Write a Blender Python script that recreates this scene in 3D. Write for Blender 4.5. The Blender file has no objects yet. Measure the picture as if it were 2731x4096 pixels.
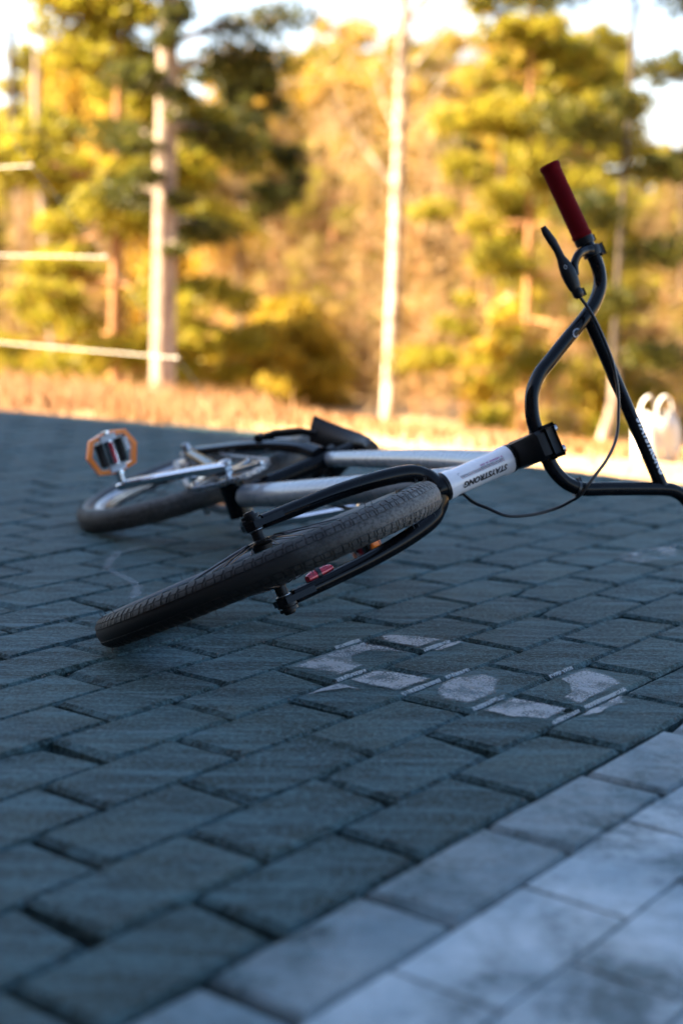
import bpy, bmesh, math, random
import numpy as np
from mathutils import Vector, Matrix, Quaternion

S = bpy.context.scene
COL = S.collection
R = math.radians
V = Vector

# ------------------------------------------------------------------ camera, sky, sun, exposure
cam_d = bpy.data.cameras.new("camera")
cam = bpy.data.objects.new("camera", cam_d)
COL.objects.link(cam)
CR, CU, CF = V((0.99983751, 0.00295593, 0.01778272)), V((-0.01802672, 0.16394825, 0.98630422)), V((0, 0.98646451, -0.16397489))
cam.matrix_world = Matrix(((CR.x, CU.x, -CF.x, 0), (CR.y, CU.y, -CF.y, 0), (CR.z, CU.z, -CF.z, 0.52828), (0, 0, 0, 1)))
cam_d.sensor_fit = 'VERTICAL'
cam_d.sensor_height = 36.0
cam_d.sensor_width = 24.0
cam_d.lens = 51.17
cam_d.clip_start = 0.05
cam_d.clip_end = 2000
cam_d.dof.use_dof = True
cam_d.dof.focus_distance = 1.99
cam_d.dof.aperture_fstop = 2.5
S.camera = cam

SUN_EL = R(33)
SUN_TRAVEL = V((1.0, 0.06, 0)).normalized()          # where the light goes, seen from above
sun_from = V((-SUN_TRAVEL.x * math.cos(SUN_EL), -SUN_TRAVEL.y * math.cos(SUN_EL), math.sin(SUN_EL)))
w = bpy.data.worlds.new("World")
S.world = w
w.use_nodes = True
wn = w.node_tree
wn.nodes.clear()
wo = wn.nodes.new("ShaderNodeOutputWorld")
wb = wn.nodes.new("ShaderNodeBackground")
sky = wn.nodes.new("ShaderNodeTexSky")
sky.sky_type = 'NISHITA'
sky.sun_disc = False
sky.sun_elevation = SUN_EL
sky.sun_rotation = math.atan2(sun_from.x, sun_from.y)
sky.air_density = 1.0
sky.dust_density = 0.8
sky.ozone_density = 1.6
wb.inputs[1].default_value = 0.05
# thin bright haze veil, the same all round the horizon
wt = wn.nodes.new("ShaderNodeTexCoord"); ws = wn.nodes.new("ShaderNodeSeparateXYZ"); wn.links.new(wt.outputs['Generated'], ws.inputs[0])
wm = wn.nodes.new("ShaderNodeMapRange"); wm.interpolation_type = 'SMOOTHSTEP'
wm.inputs[1].default_value = 0.0; wm.inputs[2].default_value = 0.28; wm.inputs[3].default_value = 0.85; wm.inputs[4].default_value = 0.0
wn.links.new(ws.outputs[2], wm.inputs[0])
wx = wn.nodes.new("ShaderNodeMix"); wx.data_type = 'RGBA'; wx.inputs[7].default_value = (4.2, 4.1, 4.0, 1)
wn.links.new(wm.outputs[0], wx.inputs[0]); wn.links.new(sky.outputs[0], wx.inputs[6]); wn.links.new(wx.outputs[2], wb.inputs[0])
wn.links.new(wb.outputs[0], wo.inputs[0])

sd = bpy.data.lights.new("sun", 'SUN')
sd.energy = 5.0
sd.angle = R(0.5)
sd.color = (1.0, 0.82, 0.58)
so = bpy.data.objects.new("sun", sd)
COL.objects.link(so)
so.rotation_euler = (-sun_from).to_track_quat('-Z', 'Y').to_euler()
so.location = (-8, -6, 12)

S.view_settings.view_transform = 'Standard'
S.view_settings.look = 'None'
S.view_settings.gamma = 1
S.view_settings.exposure = 3.4
S.view_settings.use_curve_mapping = False
S.cycles.use_denoising = True
S.cycles.max_bounces = 8
S.cycles.transparent_max_bounces = 12
S.cycles.sample_clamp_indirect = 6

# ------------------------------------------------------------------ helpers
def tag(o, label=None, cat=None, group=None, kind=None):
    if label: o['label'] = label
    if cat: o['category'] = cat
    if group: o['group'] = group
    if kind: o['kind'] = kind
    return o

def empty(name, loc=(0, 0, 0), parent=None):
    o = bpy.data.objects.new(name, None)
    COL.objects.link(o)
    o.location = loc
    o.empty_display_size = 0.1
    if parent: o.parent = parent
    return o

def catmull(pts, n=6):
    P = [V(p) for p in pts]
    P = [P[0] * 2 - P[1]] + P + [P[-1] * 2 - P[-2]]
    out = []
    for i in range(1, len(P) - 2):
        a, b, c, d = P[i - 1:i + 3]
        for k in range(n):
            t = k / n
            out.append(0.5 * ((2 * b) + (c - a) * t + (2 * a - 5 * b + 4 * c - d) * t * t + (3 * b - a - 3 * c + d) * t ** 3))
    out.append(P[-2].copy())
    return out

def ortho(d, hint=None):
    d = V(d).normalized()
    h = V(hint) if hint is not None else (V((0, 0, 1)) if abs(d.z) < 0.9 else V((1, 0, 0)))
    x = (h - d * h.dot(d)).normalized()
    return x, d.cross(x)

class MB:
    def __init__(s):
        s.v, s.f = [], []
    def add(s, vs, fs):
        o = len(s.v)
        s.v += [V(p) for p in vs]
        s.f += [[i + o for i in f] for f in fs]
        return s
    def tube(s, pts, rad, seg=12, caps=True, flat=1.0, hint=None):
        P = [V(p) for p in pts]
        n = len(P)
        if not hasattr(rad, '__len__'): rad = [rad] * n
        elif len(rad) == 2 and n != 2: rad = [rad[0] + (rad[1] - rad[0]) * i / (n - 1) for i in range(n)]
        T = [(P[min(i + 1, n - 1)] - P[max(i - 1, 0)]).normalized() for i in range(n)]
        x, y = ortho(T[0], hint)
        vs, fs = [], []
        for i in range(n):
            if i:
                x = (x - T[i] * x.dot(T[i])).normalized()
                y = T[i].cross(x)
            for k in range(seg):
                a = 2 * math.pi * k / seg
                vs.append(P[i] + (x * math.cos(a) + y * math.sin(a) * flat) * rad[i])
        for i in range(n - 1):
            for k in range(seg):
                k2 = (k + 1) % seg
                fs.append([i * seg + k, i * seg + k2, (i + 1) * seg + k2, (i + 1) * seg + k])
        if caps:
            fs.append(list(range(seg))[::-1])
            fs.append([(n - 1) * seg + k for k in range(seg)])
        return s.add(vs, fs)
    def lathe(s, prof, o=(0, 0, 0), axis=(0, 0, 1), seg=48, closed=False, caps=False):
        o = V(o); ax = V(axis).normalized(); x, y = ortho(ax)
        vs, fs = [], []
        m = len(prof)
        for k in range(seg):
            a = 2 * math.pi * k / seg
            d = x * math.cos(a) + y * math.sin(a)
            for r, h in prof: vs.append(o + d * r + ax * h)
        for k in range(seg):
            k2 = (k + 1) % seg
            for j in range(m if closed else m - 1):
                j2 = (j + 1) % m
                fs.append([k * m + j, k2 * m + j, k2 * m + j2, k * m + j2])
        if caps:
            fs.append([k * m for k in range(seg)][::-1])
            fs.append([k * m + m - 1 for k in range(seg)])
        return s.add(vs, fs)
    def box(s, c, X, Y, Z, bev=0.0):
        c = V(c); X, Y, Z = V(X), V(Y), V(Z)
        bm = bmesh.new()
        bmesh.ops.create_cube(bm, size=2)
        M = Matrix((X, Y, Z)).transposed()
        for q in bm.verts: q.co = c + M @ q.co
        if bev: bmesh.ops.bevel(bm, geom=bm.edges[:], offset=bev, segments=2, affect='EDGES', profile=0.6)
        bm.normal_update()
        bm.verts.index_update()
        s.add([q.co.copy() for q in bm.verts], [[q.index for q in f.verts] for f in bm.faces])
        bm.free()
        return s
    def prism(s, poly, o, X, Y, Z, h0, h1):
        o, X, Y, Z = V(o), V(X), V(Y), V(Z)
        n = len(poly)
        vs = [o + X * a + Y * b + Z * h for h in (h0, h1) for a, b in poly]
        fs = [list(range(n))[::-1], list(range(n, 2 * n))] + [[i, (i + 1) % n, n + (i + 1) % n, n + i] for i in range(n)]
        return s.add(vs, fs)
    def ball(s, c, r, seg=10, sc=(1, 1, 1)):
        c = V(c); vs, fs = [], []
        m = seg // 2 + 1
        for i in range(m):
            t = math.pi * i / (m - 1)
            for k in range(seg):
                a = 2 * math.pi * k / seg
                vs.append(c + V((math.sin(t) * math.cos(a) * sc[0], math.sin(t) * math.sin(a) * sc[1], math.cos(t) * sc[2])) * r)
        for i in range(m - 1):
            for k in range(seg):
                k2 = (k + 1) % seg
                fs.append([i * seg + k, (i + 1) * seg + k, (i + 1) * seg + k2, i * seg + k2])
        return s.add(vs, fs)
    def mesh(s, name, m, base=(0, 0, 0), smooth=True, ang=40):
        me = bpy.data.meshes.new(name)
        b = V(base)
        me.from_pydata([(q - b)[:] for q in s.v], [], s.f)
        me.validate()
        bm = bmesh.new(); bm.from_mesh(me)
        bmesh.ops.remove_doubles(bm, verts=bm.verts[:], dist=1e-6)
        bmesh.ops.recalc_face_normals(bm, faces=bm.faces[:])
        bm.to_mesh(me); bm.free()
        if smooth:
            me.shade_smooth()
            me.set_sharp_from_angle(angle=R(ang))
        if m: me.materials.append(m)
        return me
    def build(s, name, m, parent=None, base=(0, 0, 0), smooth=True, ang=40):
        return link(name, s.mesh(name, m, base, smooth, ang), parent)

def link(name, me, parent=None):
    o = bpy.data.objects.new(name, me)
    COL.objects.link(o)
    if parent: o.parent = parent
    return o

def raw_mesh(name, verts, faces_flat, nside, m):
    me = bpy.data.meshes.new(name)
    nf = len(faces_flat) // nside
    me.vertices.add(len(verts)); me.vertices.foreach_set('co', np.asarray(verts, np.float32).ravel())
    me.loops.add(len(faces_flat)); me.loops.foreach_set('vertex_index', np.asarray(faces_flat, np.int32))
    me.polygons.add(nf)
    me.polygons.foreach_set('loop_start', np.arange(nf, dtype=np.int32) * nside)
    me.polygons.foreach_set('loop_total', np.full(nf, nside, np.int32))
    me.update(calc_edges=True)
    if m: me.materials.append(m)
    return me

class NT:
    def __init__(s, name):
        s.m = bpy.data.materials.new(name); s.m.use_nodes = True
        s.t = s.m.node_tree; s.t.nodes.clear()
        s.out = s.n("ShaderNodeOutputMaterial")
        s.geo = None
    def n(s, typ, **kw):
        x = s.t.nodes.new(typ)
        for k, v in kw.items(): setattr(x, k, v)
        return x
    def l(s, a, b): s.t.links.new(a, b)
    def pos(s):
        if not s.geo: s.geo = s.n("ShaderNodeNewGeometry")
        return s.geo.outputs['Position']
    def obj(s):
        return s.n("ShaderNodeTexCoord").outputs['Object']
    def rnd(s): return s.n("ShaderNodeObjectInfo").outputs['Random']
    def noise(s, scale, det=4, rough=0.55, vec=None, stretch=None, dist=0.0):
        x = s.n("ShaderNodeTexNoise")
        x.inputs['Scale'].default_value = scale; x.inputs['Detail'].default_value = det
        x.inputs['Roughness'].default_value = rough; x.inputs['Distortion'].default_value = dist
        v = vec if vec is not None else s.pos()
        if stretch:
            mp = s.n("ShaderNodeMapping"); mp.inputs['Scale'].default_value = stretch[:3]
            if len(stretch) > 3: mp.inputs['Rotation'].default_value = (0, 0, stretch[3])
            s.l(v, mp.inputs[0]); v = mp.outputs[0]
        s.l(v, x.inputs['Vector'])
        return x.outputs[0]
    def ramp(s, fac, stops):
        x = s.n("ShaderNodeValToRGB"); e = x.color_ramp.elements
        while len(e) < len(stops): e.new(0.5)
        for i, (p, c) in enumerate(stops):
            e[i].position = p; e[i].color = (c, c, c, 1) if not hasattr(c, '__len__') else (*c, 1)
        s.l(fac, x.inputs[0])
        return x.outputs[0]
    def mix(s, fac, a, b, mode='MIX'):
        x = s.n("ShaderNodeMix", data_type='RGBA', blend_type=mode)
        for sock, val in ((x.inputs[0], fac), (x.inputs[6], a), (x.inputs[7], b)):
            if isinstance(val, bpy.types.NodeSocket): s.l(val, sock)
            elif hasattr(val, '__len__'): sock.default_value = (*val, 1)
            else: sock.default_value = val
        return x.outputs[2]
    def math(s, op, a, b=0.0):
        x = s.n("ShaderNodeMath", operation=op)
        for sock, val in ((x.inputs[0], a), (x.inputs[1], b)):
            if isinstance(val, bpy.types.NodeSocket): s.l(val, sock)
            else: sock.default_value = val
        return x.outputs[0]
    def bump(s, h, strength=0.3, dist=0.002):
        x = s.n("ShaderNodeBump"); x.inputs['Strength'].default_value = strength; x.inputs['Distance'].default_value = dist
        s.l(h, x.inputs['Height']); return x.outputs[0]
    def bsdf(s, col, rough=0.5, metal=0.0, normal=None, coat=0.0, spec=0.5):
        b = s.n("ShaderNodeBsdfPrincipled")
        for k, val in (('Base Color', col), ('Roughness', rough), ('Metallic', metal), ('Coat Weight', coat), ('Specular IOR Level', spec)):
            if isinstance(val, bpy.types.NodeSocket): s.l(val, b.inputs[k])
            elif hasattr(val, '__len__'): b.inputs[k].default_value = (*val, 1)
            else: b.inputs[k].default_value = val
        b.inputs['Coat Roughness'].default_value = 0.08
        if normal is not None: s.l(normal, b.inputs['Normal'])
        return b.outputs[0]
    def done(s, sh):
        s.l(sh, s.out.inputs[0]); return s.m

def simple(name, col, rough=0.4, metal=0.0, coat=0.0, dirt=0.25, scale=60, spec=0.5, bump=0.0):
    t = NT(name)
    nz = t.noise(scale, 5)
    c = t.mix(t.ramp(nz, [(0.35, 0.0), (0.75, 1.0)]), col, tuple(x * (1 - dirt) + 0.02 * dirt for x in col))
    r = t.math('ADD', t.math('MULTIPLY', t.noise(scale * 2.3, 3), 0.16), rough - 0.08)
    nrm = t.bump(t.noise(scale * 6, 3), bump, 0.001) if bump else None
    return t.done(t.bsdf(c, r, metal, nrm, coat, spec))

# ------------------------------------------------------------------ materials
# paving: rows run along E1, head joints along E2
E1 = V((0.60482799, 0.79635614, 0)); E2 = V((0.79635614, -0.60482799, 0)); PO = V((-0.42895278, 1.77766834, 0))
UL, VL = 0.2, 0.10234
ROT = math.atan2(E1.y, E1.x)
def uvp(u, v, z=0.0): return PO + E1 * (u * UL) + E2 * (v * VL) + V((0, 0, z))

def brick_mat(name, painted, worn=0.0):
    t = NT(name)
    rnd = t.rnd()
    big = t.noise(7, 3, 0.6)
    streak = t.noise(24, 6, 0.72, stretch=(0.22, 1.7, 1, -ROT))
    grain = t.noise(170, 6, 0.82)
    grit = t.noise(520, 3, 0.75)
    c = t.mix(t.ramp(rnd, [(0, 0.0), (0.45, 0.35), (0.8, 0.7), (1, 1.0)]), (0.002, 0.017, 0.016), (0.042, 0.068, 0.062))
    c = t.mix(t.ramp(big, [(0.40, 0.0), (0.60, 0.85)]), c, (0.002, 0.018, 0.021))
    c = t.mix(t.ramp(streak, [(0.45, 0.0), (0.62, 0.85)]), c, (0.055, 0.115, 0.130))
    c = t.mix(t.ramp(grain, [(0.50, 0.0), (0.62, 0.85)]), c, (0.085, 0.150, 0.160))
    c = t.mix(t.ramp(grain, [(0.36, 0.95), (0.46, 0.0)]), c, (0.003, 0.006, 0.007))
    c = t.mix(t.ramp(grit, [(0.58, 0.0), (0.70, 0.8)]), c, (0.16, 0.22, 0.23))
    scuff = t.noise(16, 6, 0.75, stretch=(0.12, 2.4, 1, -ROT - 0.75))
    c = t.mix(t.ramp(scuff, [(0.58, 0.0), (0.66, 0.55)]), c, (0.11, 0.17, 0.19))
    if painted:
        wear = t.math('ADD', t.math('MULTIPLY', t.noise(7.5, 6, 0.62, dist=0.6), 0.72), t.math('MULTIPLY', t.noise(70, 4, 0.7), 0.28))
        c2 = t.mix(t.ramp(t.noise(7, 3, 0.5), [(0.3, 0.0), (0.7, 1.0)]), (0.52, 0.57, 0.58), (0.26, 0.35, 0.40))
        c = t.mix(t.math('MULTIPLY', t.ramp(wear, [(0.38, 0.18), (0.47, 0.65), (0.58, 1.0)]), 1.0 - worn), c, c2)
    h = t.math('ADD', t.math('MULTIPLY', grain, 1.0), t.math('MULTIPLY', t.noise(90, 3), 0.8))
    nrm = t.bump(h, 0.8, 0.003)
    rough = t.math('ADD', t.math('MULTIPLY', grain, 0.2), 0.56)
    return t.done(t.bsdf(c, rough, 0, nrm, 0, 0.16))
M = {}
M['brick'] = brick_mat('grey_concrete', False)
M['paintbrick'] = brick_mat('worn_white_painted_concrete', True)
M['faintbrick'] = brick_mat('mostly_worn_painted_concrete', True, 0.5)
t = NT('joint_sand')
M['sand'] = t.done(t.bsdf(t.mix(t.noise(300, 4), (0.006, 0.005, 0.004), (0.03, 0.024, 0.018)), 0.95, 0, t.bump(t.noise(500, 3), 0.8, 0.003)))
t = NT('worn_white_paint')
mask = t.math('ADD', t.math('MULTIPLY', t.noise(26, 3, 0.5), 0.45), t.math('MULTIPLY', t.noise(300, 4, 0.8), 0.55))
pb = t.bsdf(t.mix(t.noise(60, 3), (0.32, 0.36, 0.38), (0.52, 0.53, 0.53)), 0.5, 0, t.bump(t.noise(420, 4, .75), 0.5, 0.0022))
tr = t.n("ShaderNodeBsdfTransparent"); mx = t.n("ShaderNodeMixShader")
at = t.n('ShaderNodeAttribute'); at.attribute_name = 'cover'
t.l(t.ramp(t.math('ADD', mask, t.math('MULTIPLY', t.math('SUBTRACT', at.outputs['Fac'], 1.0), 0.22)), [(0.37, 0.0), (0.54, 0.62)]), mx.inputs[0]); t.l(tr.outputs[0], mx.inputs[1]); t.l(pb, mx.inputs[2])
M['paint'] = t.done(mx.outputs[0])
t = NT('faint_chalk')
pb = t.bsdf((0.5, 0.53, 0.56), 0.8); tr = t.n("ShaderNodeBsdfTransparent"); mx = t.n("ShaderNodeMixShader")
t.l(t.ramp(t.noise(160, 5, 0.8), [(0.42, 0.0), (0.66, 0.35)]), mx.inputs[0]); t.l(tr.outputs[0], mx.inputs[1]); t.l(pb, mx.inputs[2])
M['chalk'] = t.done(mx.outputs[0])

M['black'] = simple('gloss_black_paint', (0.0025, 0.003, 0.004), 0.12, 0.0, 0.0, 0.2, 60, 0.15)
M['satin'] = simple('satin_black_alloy', (0.004, 0.004, 0.0045), 0.40, 0.0, 0.0, 0.2, 60, 0.22)
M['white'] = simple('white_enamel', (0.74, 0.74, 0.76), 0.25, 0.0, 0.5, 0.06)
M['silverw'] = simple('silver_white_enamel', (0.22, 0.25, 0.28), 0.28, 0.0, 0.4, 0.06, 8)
M['chrome'] = simple('polished_alloy', (0.62, 0.63, 0.65), 0.24, 1.0, 0.0, 0.15)
M['steel'] = simple('grey_steel', (0.35, 0.36, 0.38), 0.34, 1.0, 0.0, 0.2)
M['dsteel'] = simple('black_steel', (0.05, 0.05, 0.055), 0.3, 0.9, 0.0, 0.2)
t = NT('tyre_rubber_painted_light')
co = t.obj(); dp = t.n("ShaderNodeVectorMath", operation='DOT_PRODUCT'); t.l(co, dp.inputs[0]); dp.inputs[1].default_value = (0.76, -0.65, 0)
lit_tone = t.math('ADD', t.math('MULTIPLY', dp.outputs['Value'], 2.6), t.math('MULTIPLY', t.noise(30, 5, 0.7), 0.6))       # skylight painted into the rubber: the end facing the sky is paler
c = t.mix(t.ramp(lit_tone, [(0.35, 0.0), (0.95, 1.0)]), (0.005, 0.005, 0.0045), (0.125, 0.125, 0.12))
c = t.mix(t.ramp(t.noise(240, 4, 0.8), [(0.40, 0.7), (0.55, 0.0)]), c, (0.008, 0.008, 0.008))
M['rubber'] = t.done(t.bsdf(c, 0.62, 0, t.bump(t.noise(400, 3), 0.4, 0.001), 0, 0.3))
M['sidewall'] = simple('black_tyre_sidewall', (0.006, 0.006, 0.007), 0.5, 0.0, 0.0, 0.3, 120)
M['grit'] = simple('sandy_grit', (0.12, 0.12, 0.115), 0.9, 0, 0, 0.5, 200)
M['teal'] = simple('teal_sidewall_line', (0.05, 0.14, 0.14), 0.5)
M['cable'] = simple('black_cable_housing', (0.004, 0.004, 0.005), 0.35)
M['grip'] = simple('red_rubber_grip', (0.11, 0.001, 0.003), 0.8, 0.0, 0.0, 0.1, 200, 0.08, 0.5)
M['red'] = simple('red_anodised', (0.42, 0.012, 0.03), 0.28, 0.2, 0.4, 0.1)
M['orange'] = simple('orange_pedal_plastic', (1.0, 0.21, 0.002), 0.35, 0.0, 0.4, 0.05)
M['seat'] = simple('black_seat_vinyl', (0.002, 0.002, 0.003), 0.45, 0, 0, 0.3, 150, 0.15)
M['dwhite'] = simple('white_decal', (0.62, 0.64, 0.66), 0.4, 0, 0, 0.05)
M['dblack'] = simple('black_decal', (0.006, 0.006, 0.008), 0.35, 0, 0, 0.05)
M['dred'] = simple('red_decal', (0.30, 0.04, 0.06), 0.35, 0, 0, 0.05)
M['dgrey'] = simple('grey_decal', (0.30, 0.32, 0.36), 0.35, 0, 0, 0.05)
M['dmag'] = simple('magenta_decal', (0.42, 0.16, 0.32), 0.35, 0, 0, 0.05)

def foliage(name, ca, cb, cc, trans=0.58, nscale=2.2):
    t = NT(name)
    nz = t.noise(nscale, 4, 0.6)
    c = t.mix(t.ramp(nz, [(0.35, 0.0), (0.65, 1.0)]), ca, cb)
    c = t.mix(t.ramp(t.noise(17, 2), [(0.52, 0.0), (0.68, 0.8)]), c, cc)
    c = t.mix(t.math('MULTIPLY', t.rnd(), 0.35), c, ca)
    d = t.bsdf(c, 0.55, 0, None, 0, 0.25)
    tl = t.n("ShaderNodeBsdfTranslucent"); t.l(c, tl.inputs[0])
    mx = t.n("ShaderNodeMixShader"); mx.inputs[0].default_value = trans
    t.l(d, mx.inputs[1]); t.l(tl.outputs[0], mx.inputs[2])
    return t.done(mx.outputs[0])
M['pine'] = foliage('pine_needles', (0.17, 0.165, 0.012), (0.32, 0.275, 0.025), (0.46, 0.26, 0.03))
M['darkpine'] = foliage('dark_pine_needles', (0.035, 0.045, 0.012), (0.09, 0.09, 0.012), (0.18, 0.13, 0.015))
M['gold'] = foliage('golden_leaves', (0.36, 0.225, 0.02), (0.44, 0.30, 0.05), (0.36, 0.13, 0.012))
M['tan'] = foliage('bare_birch_twigs', (0.40, 0.25, 0.10), (0.52, 0.36, 0.19), (0.30, 0.17, 0.035), 0.3)
M['bushy'] = foliage('olive_shrub_leaves', (0.36, 0.27, 0.02), (0.48, 0.35, 0.05), (0.50, 0.27, 0.03))
def bark(name, a, b, sc=(3, 3, 0.6)):
    t = NT(name)
    nz = t.noise(9, 5, 0.7, stretch=sc)
    return t.done(t.bsdf(t.mix(t.ramp(nz, [(0.38, 0.0), (0.62, 1.0)]), a, b), 0.9, 0, t.bump(nz, 0.6, 0.02), 0, 0.2))
M['bark'] = bark('pine_bark', (0.44, 0.34, 0.26), (0.13, 0.095, 0.08))
M['obark'] = bark('orange_pine_bark', (0.40, 0.20, 0.09), (0.25, 0.12, 0.05))
M['dbark'] = bark('dark_bark', (0.10, 0.075, 0.055), (0.05, 0.04, 0.035))
M['birch'] = bark('white_birch_bark', (0.66, 0.54, 0.42), (0.20, 0.14, 0.10), (0.5, 0.5, 1.6))
t = NT('dry_straw_grass')
gc = t.mix(t.ramp(t.noise(3, 3), [(0.35, 0), (0.65, 1)]), (0.36, 0.22, 0.12), (0.28, 0.14, 0.05))
d = t.bsdf(gc, 0.7, 0, None, 0, 0.2); tl = t.n("ShaderNodeBsdfTranslucent"); t.l(gc, tl.inputs[0])
mx = t.n("ShaderNodeMixShader"); mx.inputs[0].default_value = 0.35; t.l(d, mx.inputs[1]); t.l(tl.outputs[0], mx.inputs[2])
M['straw'] = t.done(mx.outputs[0])
t = NT('dry_meadow_soil')
gn = t.noise(0.55, 5, 0.6)
gc = t.mix(t.ramp(gn, [(0.40, 0.0), (0.60, 1.0)]), (0.40, 0.27, 0.13), (0.50, 0.39, 0.24))
gc = t.mix(t.ramp(t.noise(6, 4), [(0.45, 0.0), (0.7, 0.5)]), gc, (0.42, 0.28, 0.12))
sp = t.n('ShaderNodeSeparateXYZ'); t.l(t.pos(), sp.inputs[0]); mr = t.n('ShaderNodeMapRange'); mr.interpolation_type = 'SMOOTHSTEP'
mr.inputs[1].default_value = -1.0; mr.inputs[2].default_value = 0.4; mr.inputs[3].default_value = 1.0; mr.inputs[4].default_value = 0.0
t.l(t.math('ADD', sp.outputs[0], t.math('MULTIPLY', t.noise(1.1, 3), 0.8)), mr.inputs[0])
gc = t.mix(mr.outputs[0], gc, t.mix(t.noise(2.5, 4), (0.30, 0.17, 0.085), (0.20, 0.095, 0.035)))          # rusty leaf litter on the left, pale straw on the right
M['meadow'] = t.done(t.bsdf(gc, 0.95, 0, t.bump(t.noise(25, 4), 0.6, 0.03), 0, 0.15))
M['cord'] = simple('white_fence_cord', (0.66, 0.60, 0.50), 0.6)
M['post'] = simple('weathered_wood', (0.25, 0.18, 0.12), 0.85, 0, 0, 0.4, 30)
M['sack'] = simple('white_bag_plastic', (0.52, 0.50, 0.48), 0.7, 0, 0, 0.12, 14, 0.3, 0.3)
M['tie'] = simple('dark_twine', (0.10, 0.08, 0.06), 0.9)
M['wall'] = simple('dark_house_plaster', (0.13, 0.10, 0.08), 0.9, 0, 0, 0.3, 4)
M['roof'] = simple('dark_roof_felt', (0.05, 0.05, 0.055), 0.85, 0, 0, 0.3, 6)
M['trim'] = simple('white_window_trim', (0.6, 0.6, 0.58), 0.5)
M['glass'] = simple('dark_window_glass', (0.02, 0.025, 0.03), 0.06, 0, 0, 0.0, 2, 0.8)

# ------------------------------------------------------------------ ground, terrain
NRM = V((0.56, 0.83, 0)).normalized()
TAN = V((NRM.y, -NRM.x, 0))
SD = 3.72 / math.hypot(0.56, 0.83)
EDGE = [(-9, 9.35), (-5, 7.25), (-1.259, 5.331), (-0.238, 4.735), (0.527, 4.03), (0.87, 3.72), (3.0, 1.85), (8, -2.5)]
def edge_y(x):
    for (x0, y0), (x1, y1) in zip(EDGE, EDGE[1:]):
        if x <= x1 or (x1, y1) == EDGE[-1]: return y0 + (y1 - y0) * (x - x0) / (x1 - x0)
def sdist(x, y): return (y - edge_y(x)) * 0.83
def gz(x, y):
    s = sdist(x, y)
    if s <= 0: return -0.14
    k = min(1.0, s / 9.5); k = k * k * (3 - 2 * k)
    far = max(0.0, y - 45) * 0.01
    return -0.02 - 1.30 * k + 0.05 * math.sin(x * 0.9 + 1) * math.sin(y * 0.7) * min(1, s / 3) + far
def grid_axis(lo, hi, fine_lo, fine_hi, fs, n):
    a = list(np.linspace(lo, fine_lo, n)[:-1]) + list(np.arange(fine_lo, fine_hi, fs)) + list(np.linspace(fine_hi, hi, n))
    return a
xs = grid_axis(-400, 400, -12, 12, 0.5, 14); ys = grid_axis(-80, 600, -4, 26, 0.4, 16)
mb = MB()
mb.v = [V((x, y, gz(x, y))) for y in ys for x in xs]
nx = len(xs)
mb.f = [[j * nx + i, j * nx + i + 1, (j + 1) * nx + i + 1, (j + 1) * nx + i] for j in range(len(ys) - 1) for i in range(nx - 1)]
tag(mb.build('ground', M['meadow']), 'dry straw coloured meadow sloping down from the paved yard to the trees', None, None, 'structure')

# paved yard: a bed of sand, then every brick its own piece
poly = [(x, y - 0.015) for x, y in EDGE] + [(8, -8), (-9, -8)]
mb = MB(); mb.prism(poly, (0, 0, 0), (1, 0, 0), (0, 1, 0), (0, 0, 1), -0.10, -0.042)
pave = tag(mb.build('pavement', M['sand'], smooth=False), 'yard paved with grey concrete bricks in running bond, dark joints', None, None, 'structure')

rs = random.Random(5)
def brick_geo(seed, tight=False, wide=False):
    r = random.Random(seed)
    hx, hy, c = (UL / 2 - 0.0012, VL / 2 - 0.0006, 0.0022) if tight else (UL / 2 - 0.0056, VL / 2 - 0.0014, 0.0046)
    if wide: hy = VL / 2 - 0.0042
    ring = [(-hx + 2 * hx * i / 4, -hy) for i in range(4)] + [(hx, -hy)] + [(hx - 2 * hx * i / 4, hy) for i in range(4)] + [(-hx, hy)]
    n = len(ring); vs, fs = [], []
    for lvl in range(3):
        for x, y in ring:
            if lvl == 0: vs.append(V((x - math.copysign(c, x) * (abs(x) > hx - 1e-4) + r.gauss(0, 0.0006), y - math.copysign(c, y) + r.gauss(0, 0.0007), r.gauss(0, 0.0003))))
            elif lvl == 1: vs.append(V((x + r.gauss(0, 0.0005), y + r.gauss(0, 0.0004), -0.0050 + r.gauss(0, 0.0004))))
            else: vs.append(V((x, y, -0.05)))
    if seed % 2 and not tight:                                            # a knocked-off corner
        k = r.choice((0, 4, 5, 9)); q = vs[k]; q.x *= 0.90; q.y *= 0.86; q.z -= 0.0012; vs[n + k].x *= 0.965; vs[n + k].y *= 0.95; vs[n + k].z -= 0.004
    fs.append(list(range(n)))
    for lvl in range(2):
        for i in range(n):
            j = (i + 1) % n
            fs.append([lvl * n + i, (lvl + 1) * n + i, (lvl + 1) * n + j, lvl * n + j])
    return vs, fs
bricks = []; cut = []
camp = cam.location
for row in range(-60, 60):
    for k in range(-45, 60):
        u = k + ((row - 1) / 2) % 1 + 0.5
        p = uvp(u, row + 0.5)
        if p.y < -1.5 or p.x < -5.5 or p.x > 5 or p.y > 8.2: continue
        sdl = [sdist(q.x, q.y) for q in (uvp(u - .5, row), uvp(u + .5, row), uvp(u - .5, row + 1), uvp(u + .5, row + 1))]
        if max(sdl) > -0.006:
            if min(sdl) < -0.02: cut.append((u, row))
            continue
        d = p - V((0, 0, 0.528)); zc = d.dot(CF)
        vis = False
        if zc > 0.2:
            vis = any(abs(q.dot(CR) / q.dot(CF)) < 0.2343 and -0.3519 < q.dot(CU) / q.dot(CF) for q in
                      [uvp(u + a, row + 0.5 + b) - V((0, 0, 0.528)) for a in (-.5, 0, .5) for b in (-.5, 0, .5)] if q.dot(CF) > 0.2)
        bricks.append((0 if vis else 1, zc if zc > 0 else 99, u, row))
bricks.sort()
variants = {}
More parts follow.
